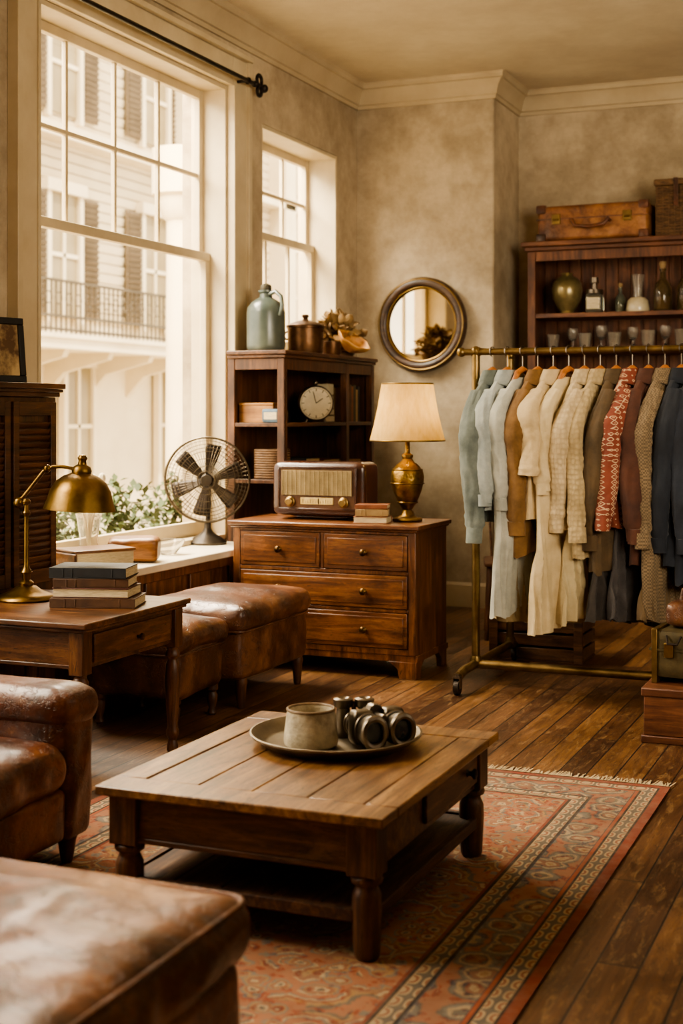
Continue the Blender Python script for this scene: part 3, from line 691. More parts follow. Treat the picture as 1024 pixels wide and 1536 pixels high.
# ---------------------------------------------------------------- dresser
Dr=E('chest_of_drawers',(-2.87,6.88,0),'mahogany chest with four drawers and round knobs','dresser')
hw=.515; y0=-.25; y1=.25
m=MB(); m.bx(-hw+.001,hw-.001,y0+.015,y1,.1,.745); m.bx(-hw-.008,hw+.008,y0+.005,y1+.002,.087,.12)
for sx in (-1,1):
    m.bx(sx*hw-.04*(sx>0),sx*hw+.04*(sx<0),y0,y0+.021,.12,.744)
ww_=hw-.04
m.bx(-ww_,ww_,y0+.001,y0+.02,.73,.744); m.bx(-ww_,ww_,y0+.001,y0+.02,.525,.545); m.bx(-ww_,ww_,y0+.001,y0+.02,.335,.352); m.bx(-ww_,ww_,y0+.001,y0+.02,.12,.15); m.bx(-.01,.01,y0+.002,y0+.02,.545,.73)
for sx in (-1,1):
    m.prism([(sx*(hw+.003),0),(sx*(hw-.09),0),(sx*(hw-.10),.05),(sx*(hw-.15),.088),(sx*(hw+.003),.088)],y0+.002,y0+.03,'Y')
    m.prism([(y0+.031,0),(y0+.08,0),(y0+.09,.05),(y0+.14,.088),(y0+.031,.088)],sx*hw-.03*sx,sx*hw,'X')
    m.prism([(y1,0),(y1-.08,0),(y1-.09,.05),(y1-.14,.088),(y1,.088)],sx*hw-.03*sx,sx*hw,'X')
fin(m,'body',W_dress('Z'),parent=Dr,bevel=.003)
m=MB(); m.bx(-hw-.025,hw+.025,y0-.025,y1+.01,.7575,.78); m.bx(-hw-.012,hw+.012,y0-.012,y1+.005,.745,.757); fin(m,'top',W_dress('X'),parent=Dr,bevel=.005)
for xa,xb,za,zb,ks in ((-.47,-.013,.548,.727,(-.24,)),(.013,.47,.548,.727,(.24,)),(-.47,.47,.355,.522,(-.24,.24)),(-.47,.47,.153,.332,(-.24,.24))):
    m=MB(); m.bx(xa,xb,y0-.004,y0+.012,za,zb); m.bx(xa+.02,xb-.02,y0-.009,y0,za+.02,zb-.02)
    dd=fin(m,'drawer',W_dress('X'),parent=Dr,bevel=.003)
    for k in ks:
        m=MB(); m.lathe([(.014,0),(.008,.006),(.008,.012),(.018,.02),(.018,.027),(.01,.034),(0,.035)],(k,y0-.009,(za+zb)/2),18,My); fin(m,'knob',bronze,parent=dd)
ZD=.781
# radio
bake=noisy('bakelite','#2e170e','#4a2a1a',5,.25,0,.02,coat=.5)
creamp=noisy('radio_grille','#84724e','#a8946a',14,.7,0,.2)
Ra=E('vintage_radio',(-2.965,6.90,ZD),'brown bakelite tabletop radio with cream speaker grille','radio')
m=MB(); m.rbox((0,0,.165),(.54,.23,.29),.038,14); m.box((0,0,.013),(.5,.18,.026)); fin(m,'case',bake,parent=Ra,sub=1)
m=MB()
for zz in (.058,.280): m.bx(-.222,.222,-.123,-.1,zz-.005,zz+.005)
for xx in (-.222,.222): m.bx(xx-.005,xx+.005,-.1225,-.1,.063,.275)
fin(m,'bezel',bake,parent=Ra,bevel=.002)
m=MB(); m.bx(-.218,.218,-.118,-.09,.06,.277); fin(m,'front_panel',noisy('panel_brown','#402818','#5c3e28',7,.4),parent=Ra)
m=MB(); m.bx(-.2,.2,-.121,-.115,.132,.265)
for k in range(13): m.bx(-.2,.2,-.127,-.119,.135+k*.0102,.1395+k*.0102)
for k in range(16): m.bx(-.2+k*.0266-.002,-.2+k*.0266+.002,-.1285,-.119,.1325,.2645)
fin(m,'speaker_grille',creamp,parent=Ra)
m=MB(); m.bx(-.095,.095,-.122,-.115,.083,.12); fin(m,'dial',noisy('dial_yellow','#b49a5c','#d8c184',20,.3),parent=Ra,bevel=.003)  # plain yellow-tan dial face colour
m=MB(); 
for k in range(12): m.bx(-.08+k*.0145,-.079+k*.0145,-.1235,-.121,.090,.113 if k%3==0 else .103)
m.bx(.01,.013,-.124,-.121,.085,.118)
fin(m,'dial_marks',blackm,parent=Ra)
for xx in (-.155,.155):
    m=MB(); m.lathe([(.028,0),(.028,.008),(.022,.012),(.021,.026),(.016,.03),(0,.03)],(xx,-.118,.096),22,My); fin(m,'knob',brassd,parent=Ra)
for i in range(2): book('book',(-2.635,6.75+.004*i,ZD+i*.037),(.18-.01*i,.125,.035),bc[4] if i else bc[5],.12*i+.15+pi*(i==0),'tan clothbound book stacked on the dresser','books on the dresser')
book('book',(-2.635,6.755,ZD+.074),(.17,.12,.022),bc[5],.2,'rust covered book on top of the dresser stack','books on the dresser')
# lamp
Lm=E('table_lamp',(-2.50,6.91,ZD),'ornate brass urn lamp with pleated cream shade','lamp')
m=MB(); m.lathe([(0,0),(.075,0),(.08,.008),(.075,.018),(.05,.025),(.035,.035),(.03,.05),(.022,.06),(.03,.07),(.04,.085),(.045,.09),(.075,.16),(.086,.21),(.088,.235),(.082,.265),(.06,.295),(.034,.315),(.024,.33),(.03,.34),(.03,.35),(.014,.36),(.012,.43),(0,.43)],n=40)
ob=fin(m,'lamp_base',noisy('urn_brass','#5a421e','#b89450',16,.36,1,.6,bscale=38,rvar=.1),parent=Lm)
m=MB(); m.torus((0,0,.2),.088,.004); m.torus((0,0,.272),.078,.004); m.torus((0,0,.1),.052,.005); fin(m,'trim_ring',brass,parent=Lm)
def shade_mat():
    m,nt,b=newmat('shade_fabric')
    n=tnoise(nt,coords(nt,(3,3,1)),12)
    c=ramp(nt,n.outputs['Fac'],[(.3,lin('#cdaa60')),(.7,lin('#dfc080'))]); nt.links.new(c,b.inputs['Base Color']); b.inputs['Roughness'].default_value=.8
    t=nd(nt,'ShaderNodeBsdfTranslucent'); nt.links.new(c,t.inputs['Color']); mx=nd(nt,'ShaderNodeMixShader'); mx.inputs[0].default_value=.5
    o=[x for x in nt.nodes if x.type=='OUTPUT_MATERIAL'][0]
    nt.links.new(b.outputs[0],mx.inputs[1]); nt.links.new(t.outputs[0],mx.inputs[2]); nt.links.new(mx.outputs[0],o.inputs['Surface']); return m
m=MB(); rs=[]
for i in range(9):
    t=i/8; R_=.197-.062*t-.006*math.sin(t*pi); zz=.425+.3*t
    rs.append([Vector(((R_+.0022*math.cos(j*pi))*math.cos(2*pi*j/160),(R_+.0022*math.cos(j*pi))*math.sin(2*pi*j/160),zz)) for j in range(160)])
m.rings(rs); sh=fin(m,'lamp_shade',shade_mat(),parent=Lm,sharp=80)
m=MB(); m.torus((0,0,.425),.197,.004,n=60); m.torus((0,0,.725),.135,.004,n=60)
for k in range(3): m.cyl((0,0,.70),(.134*math.cos(k*2.094),.134*math.sin(k*2.094),.722),.0025,n=6)
m.cyl((0,0,.43),(0,0,.72),.004,n=8); fin(m,'shade_frame',brass,parent=Lm)
m=MB(); m.sph((0,0,.53),.03,16,10,(1,1,1.3)); fin(m,'bulb',noisy('bulb','#f0e6d0','#fff6e0',3,.3),parent=Lm)

# ---------------------------------------------------------------- open shelf by the corner
Sh=E('open_shelf_unit',(-3.515,7.87,0),'dark walnut open shelf unit standing against the wall','shelf')
sw,sl_=.36,1.41; hx,hy=sw/2,sl_/2
m=MB(); m.bx(-hx,hx+.02,-hy-.02,hy+.02,1.686,1.71); m.bx(-hx,hx+.01,-hy-.01,hy+.01,1.666,1.685); fin(m,'top',W_dark('Y'),parent=Sh,bevel=.005)
m=MB()
for x in (-hx+.022,hx-.022):
    for y in (-hy+.022,hy-.022,0.25):
        if x<0 and y==.25: continue
        m.box((x,y,.8325),(.044,.044,1.665))
m.bx(-hx+.044,hx-.044,-hy+.003,-hy+.02,1.60,1.664); m.bx(hx-.02,hx-.003,-hy+.044,.228,1.60,1.664); m.bx(hx-.02,hx-.003,.272,hy-.044,1.60,1.664); m.bx(-hx+.044,hx-.044,hy-.02,hy-.003,0,1.664)
fin(m,'frame',W_dark('Z'),parent=Sh,bevel=.003)
m=MB(); m.bx(-hx+.003,-hx+.012,-hy+.044,hy-.044,.02,1.66); fin(m,'back_panel',W_case('Z'),parent=Sh)
SZ=[.25,.62,.97,1.295]
for z_ in SZ:
    m=MB(); m.bx(-hx+.012,hx-.004,-hy+.004,hy-.02,z_-.022,z_); fin(m,'shelf_board',W_dark('Y'),parent=Sh,bevel=.002)
sx0=-3.515
m=E('wooden_box',(sx0-.03,7.30,1.296),'small pale wooden box on the shelf','box')
pine=wood('pine','#7a4e22','#a87438','#c8934e','X')
q=MB(); q.bx(-.11,.11,-.07,.07,0,.10); fin(q,'box_body',pine,parent=m,bevel=.003)
q=MB(); q.bx(-.113,.113,-.073,.073,.1,.115); fin(q,'lid',pine,parent=m,bevel=.003)
q=MB(); q.rbox((0,0,.04),(.11,.05,.08),.012,5); tn=fin(q,'tin_box',noisy('blue_tin','#3a4a58','#64788a',9,.4,.3,.05),loc=(sx0+.09,7.195,1.296),label='small blue grey tin with pale label on the shelf',cat='tin')
q=MB(); q.bx(-.04,.04,-.027,-.0245,.02,.06); fin(q,'paper_label',paper,parent=tn)
q=MB(); q.lathe([(0,0),(.035,0),(.04,.01),(.04,.06),(.03,.08),(.015,.085),(0,.09)],n=20); fin(q,'brass_canister',brassd,loc=(sx0+.02,7.47,1.296),label='small brass canister standing on the shelf',cat='canister')
Ck=E('mantel_clock',(sx0+.07,7.86,1.297),'round metal alarm clock with cream face','clock',rz=math.radians(30))
q=MB(); q.lathe([(0,-.03),(.095,-.03),(.108,-.025),(.112,0),(.108,.03),(.1,.035),(.1,.028),(0,.026)],(0,0,.115),40,My); fin(q,'clock_case',steel,parent=Ck)
q=MB(); q.lathe([(0,0),(.099,0),(.099,.002),(0,.002)],(0,-.036,.115),40,My); fin(q,'clock_face',noisy('clock_dial','#d0c19c','#e8dab6',9,.5),parent=Ck)
q=MB()
for k in range(12):
    a=k*pi/6; q.box((.082*math.sin(a),-.0395,.115+.082*math.cos(a)),(.004,.002,.016),M=Matrix.Rotation(a,4,'Y'))
q.torus((0,-.0385,.115),.0915,.001,My,40,4)
fin(q,'dial_marks',blackm,parent=Ck)
q=MB(); q.box((.02,-.040,.13),(.005,.002,.05),M=Matrix.Rotation(.95,4,'Y')); fin(q,'hour_hand',blackm,parent=Ck)
q=MB(); q.box((-.01,-.0425,.15),(.004,.002,.075),M=Matrix.Rotation(-.25,4,'Y')); fin(q,'minute_hand',blackm,parent=Ck)
q=MB(); q.cyl((-.05,0,.02),(-.06,0,0),.008); q.cyl((.05,0,.02),(.06,0,0),.008); fin(q,'clock_feet',steel,parent=Ck)
q=MB(); q.sph((0,0,.24),.016); q.cyl((0,0,.22),(0,0,.24),.006); fin(q,'clock_knob',steel,parent=Ck)
q=MB(); q.rbox((0,0,.035),(.09,.09,.07),.006,4); fin(q,'white_carton',noisy('carton','#b5a888','#cfc4a4',5,.8),loc=(sx0+.04,8.07,1.296+.17),label='small white carton on stacked books',cat='box')
for i in range(4): book('book',(sx0-.0,8.07,1.296+i*.042),(.16,.16,.04),bc[(i*2)%6],.05*i,'clothbound book stacked flat on the shelf','books stacked on the shelf')
yy=8.2
for i in range(7):
    t=random.uniform(.025,.042); h=random.uniform(.19,.24)
    r=E('book',(sx0+.06,yy+t/2,1.296),'clothbound hardcover standing upright on the shelf','book',group='upright books on the shelf')
    q=MB(); q.bx(.07,.075,-t/2,t/2,0,h); q.bx(-.07,.0699,-t/2,-t/2+.003,0,h); q.bx(-.07,.0699,t/2-.003,t/2,0,h); fin(q,'cover',bc[(4,1,0,5,2,4,3)[i]],parent=r)
    q=MB(); q.bx(-.066,.0695,-t/2+.0031,t/2-.0031,.004,h-.005); fin(q,'pages',paper,parent=r)
    yy+=t+.002
Bk=E('wicker_basket',(sx0+.05,7.28,.971),'small square wicker basket on the shelf','basket')
q=MB()
for k in range(12): q.torus((0,0,.01+k*.014),.1,.009,Matrix.Diagonal((1,.85,1,1)),24,6)
q.lathe([(0,0),(.098,0),(.098,.005),(0,.005)],sy=.85); fin(q,'basket_body',wicker,parent=Bk)
for i in range(3): book('book',(sx0+.03,7.72,.971+i*.037),(.17,.24,.035),bc[(i+1)%6],.03*i,'worn book lying on the middle shelf','books on the middle shelf')
for i in range(3): book('book',(sx0+.04,8.0+.004*i,.971+i*.032),(.16,.22,.03),bc[(i+3)%6],-.04*i,'worn book lying on the middle shelf','books on the middle shelf')
q=MB(); q.bx(-.09,.09,-.1,.1,0,.07); q.bx(-.093,.093,-.103,.103,.07,.082); fin(q,'cardboard_box',noisy('kraft','#8a6a44','#a8845a',6,.8),loc=(sx0+.06,8.30,.971),label='tan cardboard box on the middle shelf',cat='box',bevel=.002)
TZ2=1.711
J=E('ceramic_jug',(-3.5,7.27,TZ2),'blue green glazed stoneware jug with handle','jug')
m=MB(); m.lathe([(0,0),(.1,0),(.108,.01),(.112,.03),(.112,.22),(.106,.25),(.085,.28),(.055,.3),(.038,.31),(.035,.33),(.045,.34),(.045,.35),(.03,.352),(0,.352)],n=36); fin(m,'jug_body',glaze,parent=J)
m=MB(); m.tube([(.03,-.02,.325),(.075,-.03,.34),(.115,-.04,.31),(.125,-.045,.26),(.108,-.04,.2)],.012,10); fin(m,'handle',glaze,parent=J)
m=MB(); m.lathe([(.03,.35),(.034,.36),(.03,.38),(.012,.39),(0,.392)],n=20); fin(m,'stopper',bc[2],parent=J)
Pt=E('copper_pot',(-3.5,7.83,TZ2),'dark copper lidded pot on the shelf top','pot')
m=MB(); m.lathe([(0,0),(.1,0),(.105,.01),(.11,.08),(.112,.16),(.118,.165),(.118,.172),(0,.172)],n=36); fin(m,'pot_body',copper,parent=Pt)
m=MB(); m.lathe([(.118,.172),(.12,.178),(.1,.19),(.06,.205),(.02,.215),(.014,.225),(.024,.235),(.02,.246),(0,.25)],n=36); fin(m,'lid',copper,parent=Pt)
for s_ in (-1,1):
    m=MB(); m.torus((s_*.118,0,.12),.025,.006,My,20,8); fin(m,'handle',copper,parent=Pt)
m=MB(); m.lathe([(0,0),(.05,0),(.058,.02),(.06,.09),(.054,.092),(.05,.02),(0,.01)],n=28); fin(m,'small_pot',copper,loc=(-3.43,8.08,TZ2),label='small brown metal pot on the shelf top',cat='pot')
Bu=E('dried_arrangement',(-3.52,8.38,TZ2),'brown dried leaf arrangement spilling from a low basket','dried flowers')
m=MB()
for k in range(6): m.torus((0,0,.012+k*.016),.10+.006*k,.009,None,28,6)
m.lathe([(0,0),(.1,0),(.1,.006),(0,.006)]); fin(m,'basket',wicker,parent=Bu)
m=MB(); random.seed(11)
for i in range(260):
    a=random.uniform(0,2*pi); el=random.uniform(.05,pi/2); rr=random.uniform(.06,.16)
    p=Vector((rr*math.cos(a)*math.cos(el),rr*1.2*math.sin(a)*math.cos(el),.08+rr*1.15*math.sin(el)))
    out=Vector((math.cos(a)*math.cos(el),math.sin(a)*math.cos(el),math.sin(el)+.1)).normalized()
    q=out.to_track_quat('Y','Z').to_matrix()@Matrix.Rotation(random.uniform(-1.4,1.4),3,'Y')@Matrix.Rotation(random.uniform(-.9,.9),3,'X')
    Lf=random.uniform(.045,.08); w_=Lf*.4; gr=[]
    for t,wq in ((0,.15),(.3,.9),(.6,1),(.85,.5),(1,.05)):
        gr.append([p+q@Vector((u*w_*wq,Lf*t,(abs(u)*.35-.5*t*t+.25*math.sin(t*5+i))*Lf*.5)) for u in (-1,-.4,.4,1)])
    m.rings(gr,closed=False)
o=fin(m,'dried_leaves',noisy('dry_leaf','#5c4226','#a88a58',7,.8,0,.2),parent=Bu,sharp=60); o['kind']='stuff'
random.seed(7)
m=MB(); rs=[]
for i in range(12):
    t=i/11; R_=.035+.075*math.sin(t*pi*.5)
    rs.append([Vector((R_*(1+.07*math.sin(j*.9))*math.cos(2*pi*j/42),R_*(1+.07*math.sin(j*.9))*math.sin(2*pi*j/42),.085*t)) for j in range(42)])
m.rings(rs,cap0=True); b_=fin(m,'amber_shell_bowl',noisy('amber_shell','#9a5c22','#d8a860',10,.35,0,.2,stretch=(1,1,4)),loc=(-3.395,8.27,TZ2+.045),rot=(.15,.62,0),label='orange brown fluted bowl tilted on the shelf top',cat='bowl')
md=b_.modifiers.new('so','SOLIDIFY'); md.thickness=.006

# ---------------------------------------------------------------- mirror
Mi=E('round_mirror',(-3.24,9.272,1.975),'round wall mirror in dark frame with gilt inner rim','mirror',rz=math.radians(-3.2))
m=MB(); m.lathe([(.255,.01),(.262,.03),(.275,.045),(.3,.05),(.325,.04),(.335,.02),(.335,0),(.25,0)],n=64,M=My); fin(m,'frame',wood('mirror_frame','#24160c','#402a18','#5e4228','X'),parent=Mi,sharp=50)
m=MB(); m.torus((0,-.026,0),.26,.009,My,64,8); fin(m,'gilt_rim',brass,parent=Mi)
m=MB(); m.torus((0,-.043,0),.318,.006,My,64,8); fin(m,'outer_rim',brassd,parent=Mi)
m=MB(); m.lathe([(0,.012),(.256,.012),(.256,.008),(0,.008)],n=64,M=My); fin(m,'mirror_glass',noisy('mirror','#d8ccb4','#e8dfc8',3,.04,1,0),parent=Mi)

# ---------------------------------------------------------------- bookcase in alcove
Bc=E('tall_bookcase',(-1.72,9.71,0),'tall reddish brown bookcase with beadboard back','bookcase')
bx_=.82; y0=-.21; y1=.21
m=MB(); 
for s_ in (-1,1): m.bx(s_*bx_-.02*(s_>0)*1,s_*bx_+.02*(s_<0),y0+.012,y1,0,2.479); 
for s_ in (-1,1): m.bx(s_*(bx_+.001)-.055*(s_>0),s_*(bx_+.001)+.055*(s_<0),y0-.01,y0+.012,0,2.479)
m.bx(-bx_+.055,bx_-.055,y0-.009,y0+.012,2.41,2.479); m.bx(-bx_+.02,bx_-.02,y0+.013,y1,.0,.12)
fin(m,'body',W_case('Z'),parent=Bc,bevel=.003)
m=MB(); m.bx(-bx_-.02,bx_+.02,y0-.03,y1,2.48,2.51); m.bx(-bx_-.04,bx_+.04,y0-.05,y1,2.511,2.545); fin(m,'cornice',W_case('X'),parent=Bc,bevel=.006)
m=MB(); n_=18
for k in range(n_):
    a=-bx_+.02+k*(2*bx_-.04)/n_; m.bx(a+.002,a+(2*bx_-.04)/n_-.002,y1-.02,y1-.01,.1,2.478)
m.bx(-bx_+.02,bx_-.02,y1-.01,y1-.001,.1,2.478)
fin(m,'back_panel',W_case('Z'),parent=Bc,bevel=.003,seg=1)
for z_ in (.5,.95,1.4,1.79,2.045):
    m=MB(); m.bx(-bx_+.02,bx_-.02,y0,y1-.02,z_-.03,z_); fin(m,'shelf_board',W_case('X'),parent=Bc,bevel=.002)
ZA,ZB=2.046,1.791
m=MB(); m.lathe([(0,0),(.05,0),(.055,.01),(.045,.02),(.07,.05),(.1,.11),(.108,.17),(.1,.22),(.07,.255),(.04,.27),(.035,.28),(.048,.29),(.04,.29),(0,.27)],n=36); fin(m,'brass_urn',noisy('urn_green','#6a6040','#a8966a',6,.3,.6,.1),loc=(-2.30,9.66,ZA),label='bulbous tarnished brass urn on the bookcase shelf',cat='vase')
def bottleobj(name,loc,s,lab,mat=bottle):
    r=E(name,loc,lab,'bottle')
    q=MB(); q.lathe([(0,0),(.05*s,0),(.056*s,.01),(.056*s,.13*s),(.045*s,.17*s),(.02*s,.2*s),(.017*s,.25*s),(.022*s,.255*s),(.022*s,.265*s),(.014*s,.265*s),(.013*s,.2*s),(.048*s,.13*s),(.048*s,.015),(0,.012)],n=26); fin(q,'bottle_body',mat,parent=r)
    q=MB(); q.lathe([(.013*s,.25*s),(.015*s,.275*s),(.022*s,.285*s),(.02*s,.305*s),(0,.31*s)],n=16); fin(q,'stopper',bc[4],parent=r)
    q=MB(); q.lathe([(.0,.016),(.046*s,.016),(.046*s,.09*s),(0,.09*s)],n=22); fin(q,'liquid',noisy('amber_liquid','#6a5434','#8a7048',4,.2),parent=r)
    return r
r=E('lidded_jar',(-2.10,9.64,ZA),'square glass jar with pewter lid on the bookcase','jar')
q=MB(); q.rbox((0,0,.07),(.12,.1,.14),.02,6); fin(q,'jar_body',bottle,parent=r,sub=1)
q=MB(); q.bx(-.045,.045,-.054,-.051,.03,.11); fin(q,'paper_label',paper,parent=r)
q=MB(); q.lathe([(.055,.135),(.06,.14),(.058,.165),(.02,.17),(.018,.21),(.03,.215),(.028,.25),(0,.252)],n=20); fin(q,'lid',steel,parent=r)
g=E('glass_cloche',(-1.80,9.64,ZA),'pale jar topped with a clear glass funnel','jar')
q=MB(); q.lathe([(0,0),(.075,0),(.08,.02),(.07,.08),(.05,.1),(0,.1)],n=26); fin(q,'jar_body',noisy('pale_glass','#a89a7a','#cfc2a2',7,.2,0,.05),parent=g)
q=MB(); q.lathe([(.035,.1),(.03,.14),(.045,.25),(.05,.26),(.046,.26),(.027,.14),(.03,.1)],n=22); fin(q,'glass_funnel',clearg,parent=g)
amb=glassy('amber_glass','#b8a57c')
bottleobj('glass_bottle',(-1.63,9.64,ZA),1.12,'dark stoppered glass bottle on the bookcase shelf',amb)
bottleobj('glass_bottle',(-1.47,9.66,ZA),1.2,'tall stoppered glass bottle on the bookcase shelf',amb)
bottleobj('glass_bottle',(-1.94,9.74,ZA),.7,'small stoppered glass bottle behind the jars',bottle)
def goblet(loc,s,k):
    q=MB()
    if k%2: q.lathe([(0,0),(.035*s,0),(.03*s,.005),(.006*s,.012),(.006*s,.07*s),(.03*s,.09*s),(.042*s,.13*s),(.038*s,.17*s),(.036*s,.17*s),(.039*s,.13*s),(.026*s,.095*s),(0,.085*s)],n=22)
    else: q.lathe([(0,0),(.035*s,0),(.045*s,.1*s),(.048*s,.12*s),(.045*s,.12*s),(.041*s,.1*s),(.032*s,.008),(0,.008)],n=22)
    fin(q,'drinking_glass',clearg,loc=loc,label='clear drinking glass on the lower bookcase shelf',cat='glass',group='glasses on the bookcase shelf')
for k in range(12): goblet((-2.38+k*.11+random.uniform(-.015,.015),9.60+.09*(k%2),ZB),.9+.2*random.random(),k)
sl2=leather('suitcase_leather','#4c2a15','#84532c','#a87446',1.3,.5)
Su=E('leather_suitcase',(-2.09,9.70,2.546),'vintage tan leather suitcase on top of the bookcase','suitcase',rz=-.04)
m=MB(); m.rbox((0,0,.13),(.78,.36,.25),.025,10,0,.003,2); fin(m,'suitcase_body',sl2,parent=Su,sub=1)
m=MB(); m.bx(-.392,.392,-.184,.184,.155,.162); fin(m,'lid_seam',lbrown,parent=Su)
for sx in (-.36,.36):
    for zz in (.03,.23):
        m=MB(); m.rbox((sx,-.165,zz),(.07,.04,.06),.01,3); fin(m,'corner_guard',lbrown,parent=Su)
m=MB(); m.tube([(-.13,-.185,.13),(-.125,-.22,.14),(-.1,-.235,.10),(0,-.24,.085),(.1,-.235,.10),(.125,-.22,.14),(.13,-.185,.13)],.013,10); fin(m,'handle',lbrown,parent=Su)
for sx in (-.25,.25):
    m=MB(); m.bx(sx-.03,sx+.03,-.192,-.18,.12,.19); m.cyl((sx-.02,-.195,.15),(sx+.02,-.195,.15),.008); fin(m,'latch',brassd,parent=Su,bevel=.002)
Bs=E('wicker_hamper',(-1.37,9.70,2.546),'dark wicker hamper with lid on top of the bookcase','basket')
m=MB()
m.box((0,0,.17),(.56,.36,.34))
for k in range(17): 
    m.box((0,-.184,.012+k*.02),(.57,.012,.014))
    for xx in (-.284,.284): m.box((xx,0,.012+k*.02),(.012,.37,.014))
for k in range(15): m.bx(-.28+k*.04-.005,-.28+k*.04+.005,-.196,-.188,0,.34)
fin(m,'basket_body',wicker,parent=Bs,bevel=.003,seg=1)
m=MB(); m.box((0,0,.365),(.6,.4,.045)); fin(m,'lid',wicker,parent=Bs,bevel=.012)
for sx in (-.15,.15):
    m=MB(); m.bx(sx-.015,sx+.015,-.21,-.203,.2,.39); fin(m,'strap',lbrown,parent=Bs)

# ---------------------------------------------------------------- clothing rack
RKY=6.67; RZ=1.656; XL,XR=-2.05,-.55
Rk=E('clothing_rack',(XL,RKY,0),'brass pipe clothing rack on casters','clothes rack')
Ln=XR-XL
m=MB(); m.cyl((-.07,0,RZ),(Ln+.07,0,RZ),.017); m.sph((-.075,0,RZ),.024); m.sph((Ln+.075,0,RZ),.024); m.cyl((-.02,0,RZ),(.02,0,RZ),.024)
fin(m,'rail',brassd,parent=Rk)
m=MB(); m.cyl((-.02,.63,RZ+.02),(Ln+.02,.63,RZ+.02),.014); m.cyl((0,0,RZ+.012),(0,.63,RZ+.02),.012); m.cyl((Ln,0,RZ+.012),(Ln,.63,RZ+.02),.012); fin(m,'rear_rail',brassd,parent=Rk)
for xx in (0,Ln):
    for yy_ in (0,.63):
        m=MB(); m.cyl((xx,yy_,.1),(xx,yy_,RZ),.0205); m.lathe([(.024,0),(.03,.01),(.03,.03),(.024,.05)],(xx,yy_,.09),18); m.cyl((xx,yy_,.85),(xx,yy_,.87),.024); m.sph((xx,yy_,RZ+.004),.026)
        fin(m,'upright',brassd,parent=Rk)
m=MB(); m.cyl((0,0,.1),(Ln,0,.1),.022); fin(m,'base_bar',brassd,parent=Rk)
for xx in (0,Ln):
    m=MB(); m.tube([(xx,-.29,.085),(xx,-.2,.1),(xx,0,.1),(xx,.63,.1),(xx,.72,.085)],.022,12); fin(m,'foot',brassd,parent=Rk)
    for yy_ in (-.3,.72):
        c=MB(); c.cyl((xx-.012,yy_,.036),(xx+.012,yy_,.036),.036,n=22); ww=fin(c,'caster_wheel',iron,parent=Rk)
        c=MB(); c.bx(xx-.018,xx-.014,yy_-.018,yy_+.018,.03,.08); c.bx(xx+.014,xx+.018,yy_-.018,yy_+.018,.03,.08); c.bx(xx-.018,xx+.018,yy_-.018,yy_+.018,.08,.09); c.cyl((xx,yy_,.08),(xx,yy_,.1),.012); fin(c,'caster_fork',steel,parent=ww)

def fabric(name,c1,c2,scale=8,pattern=None,bs=.25,bsc=90):
    m,nt,b=newmat(name)
    v=coords(nt)
    n=tnoise(nt,v,scale,6,.65)
    c=ramp(nt,n.outputs['Fac'],[(.32,lin(c1)),(.66,lin(c2))])
    h=tnoise(nt,v,bsc,2); hh=h.outputs['Fac']
    if pattern=='check':
        ck=nd(nt,'ShaderNodeTexVoronoi',distance='MANHATTAN'); ck.inputs['Scale'].default_value=40; ck.inputs['Randomness'].default_value=.0; nt.links.new(coords(nt,(1,.4,1)),ck.inputs['Vector'])
        c=mixc(nt,ramp(nt,ck.outputs['Distance'],[(0,(.85,.85,.85,1)),(.2,(0,0,0,1)),(.45,(.85,.85,.85,1)),(.62,(0,0,0,1))],'CONSTANT'),c,lin('#c0a684'))
    if pattern=='tweed':
        ck=nd(nt,'ShaderNodeTexChecker'); ck.inputs['Scale'].default_value=120; nt.links.new(v,ck.inputs['Vector']); f=nd(nt,'ShaderNodeMath',operation='MULTIPLY'); f.inputs[1].default_value=.6; nt.links.new(ck.outputs['Fac'],f.inputs[0]); c=mixc(nt,f.outputs[0],c,lin('#3c3022'))
    if pattern=='knit':
        ck=nd(nt,'ShaderNodeTexVoronoi'); ck.inputs['Scale'].default_value=52; ck.inputs['Randomness'].default_value=.35; nt.links.new(coords(nt,(1,1,.8)),ck.inputs['Vector']); hh=ck.outputs['Distance']; bs=1.0
        c=mixc(nt,.5,c,ramp(nt,ck.outputs['Distance'],[(0,(1,1,1,1)),(.7,(.5,.46,.42,1))]),'MULTIPLY')
    nt.links.new(c,b.inputs['Base Color']); b.inputs['Roughness'].default_value=.9
    b.inputs['Sheen Weight'].default_value=.1
    bump(nt,b,hh,bs,.006)
    return m
btn=noisy('button','#8a7a60','#b0a080',9,.4)
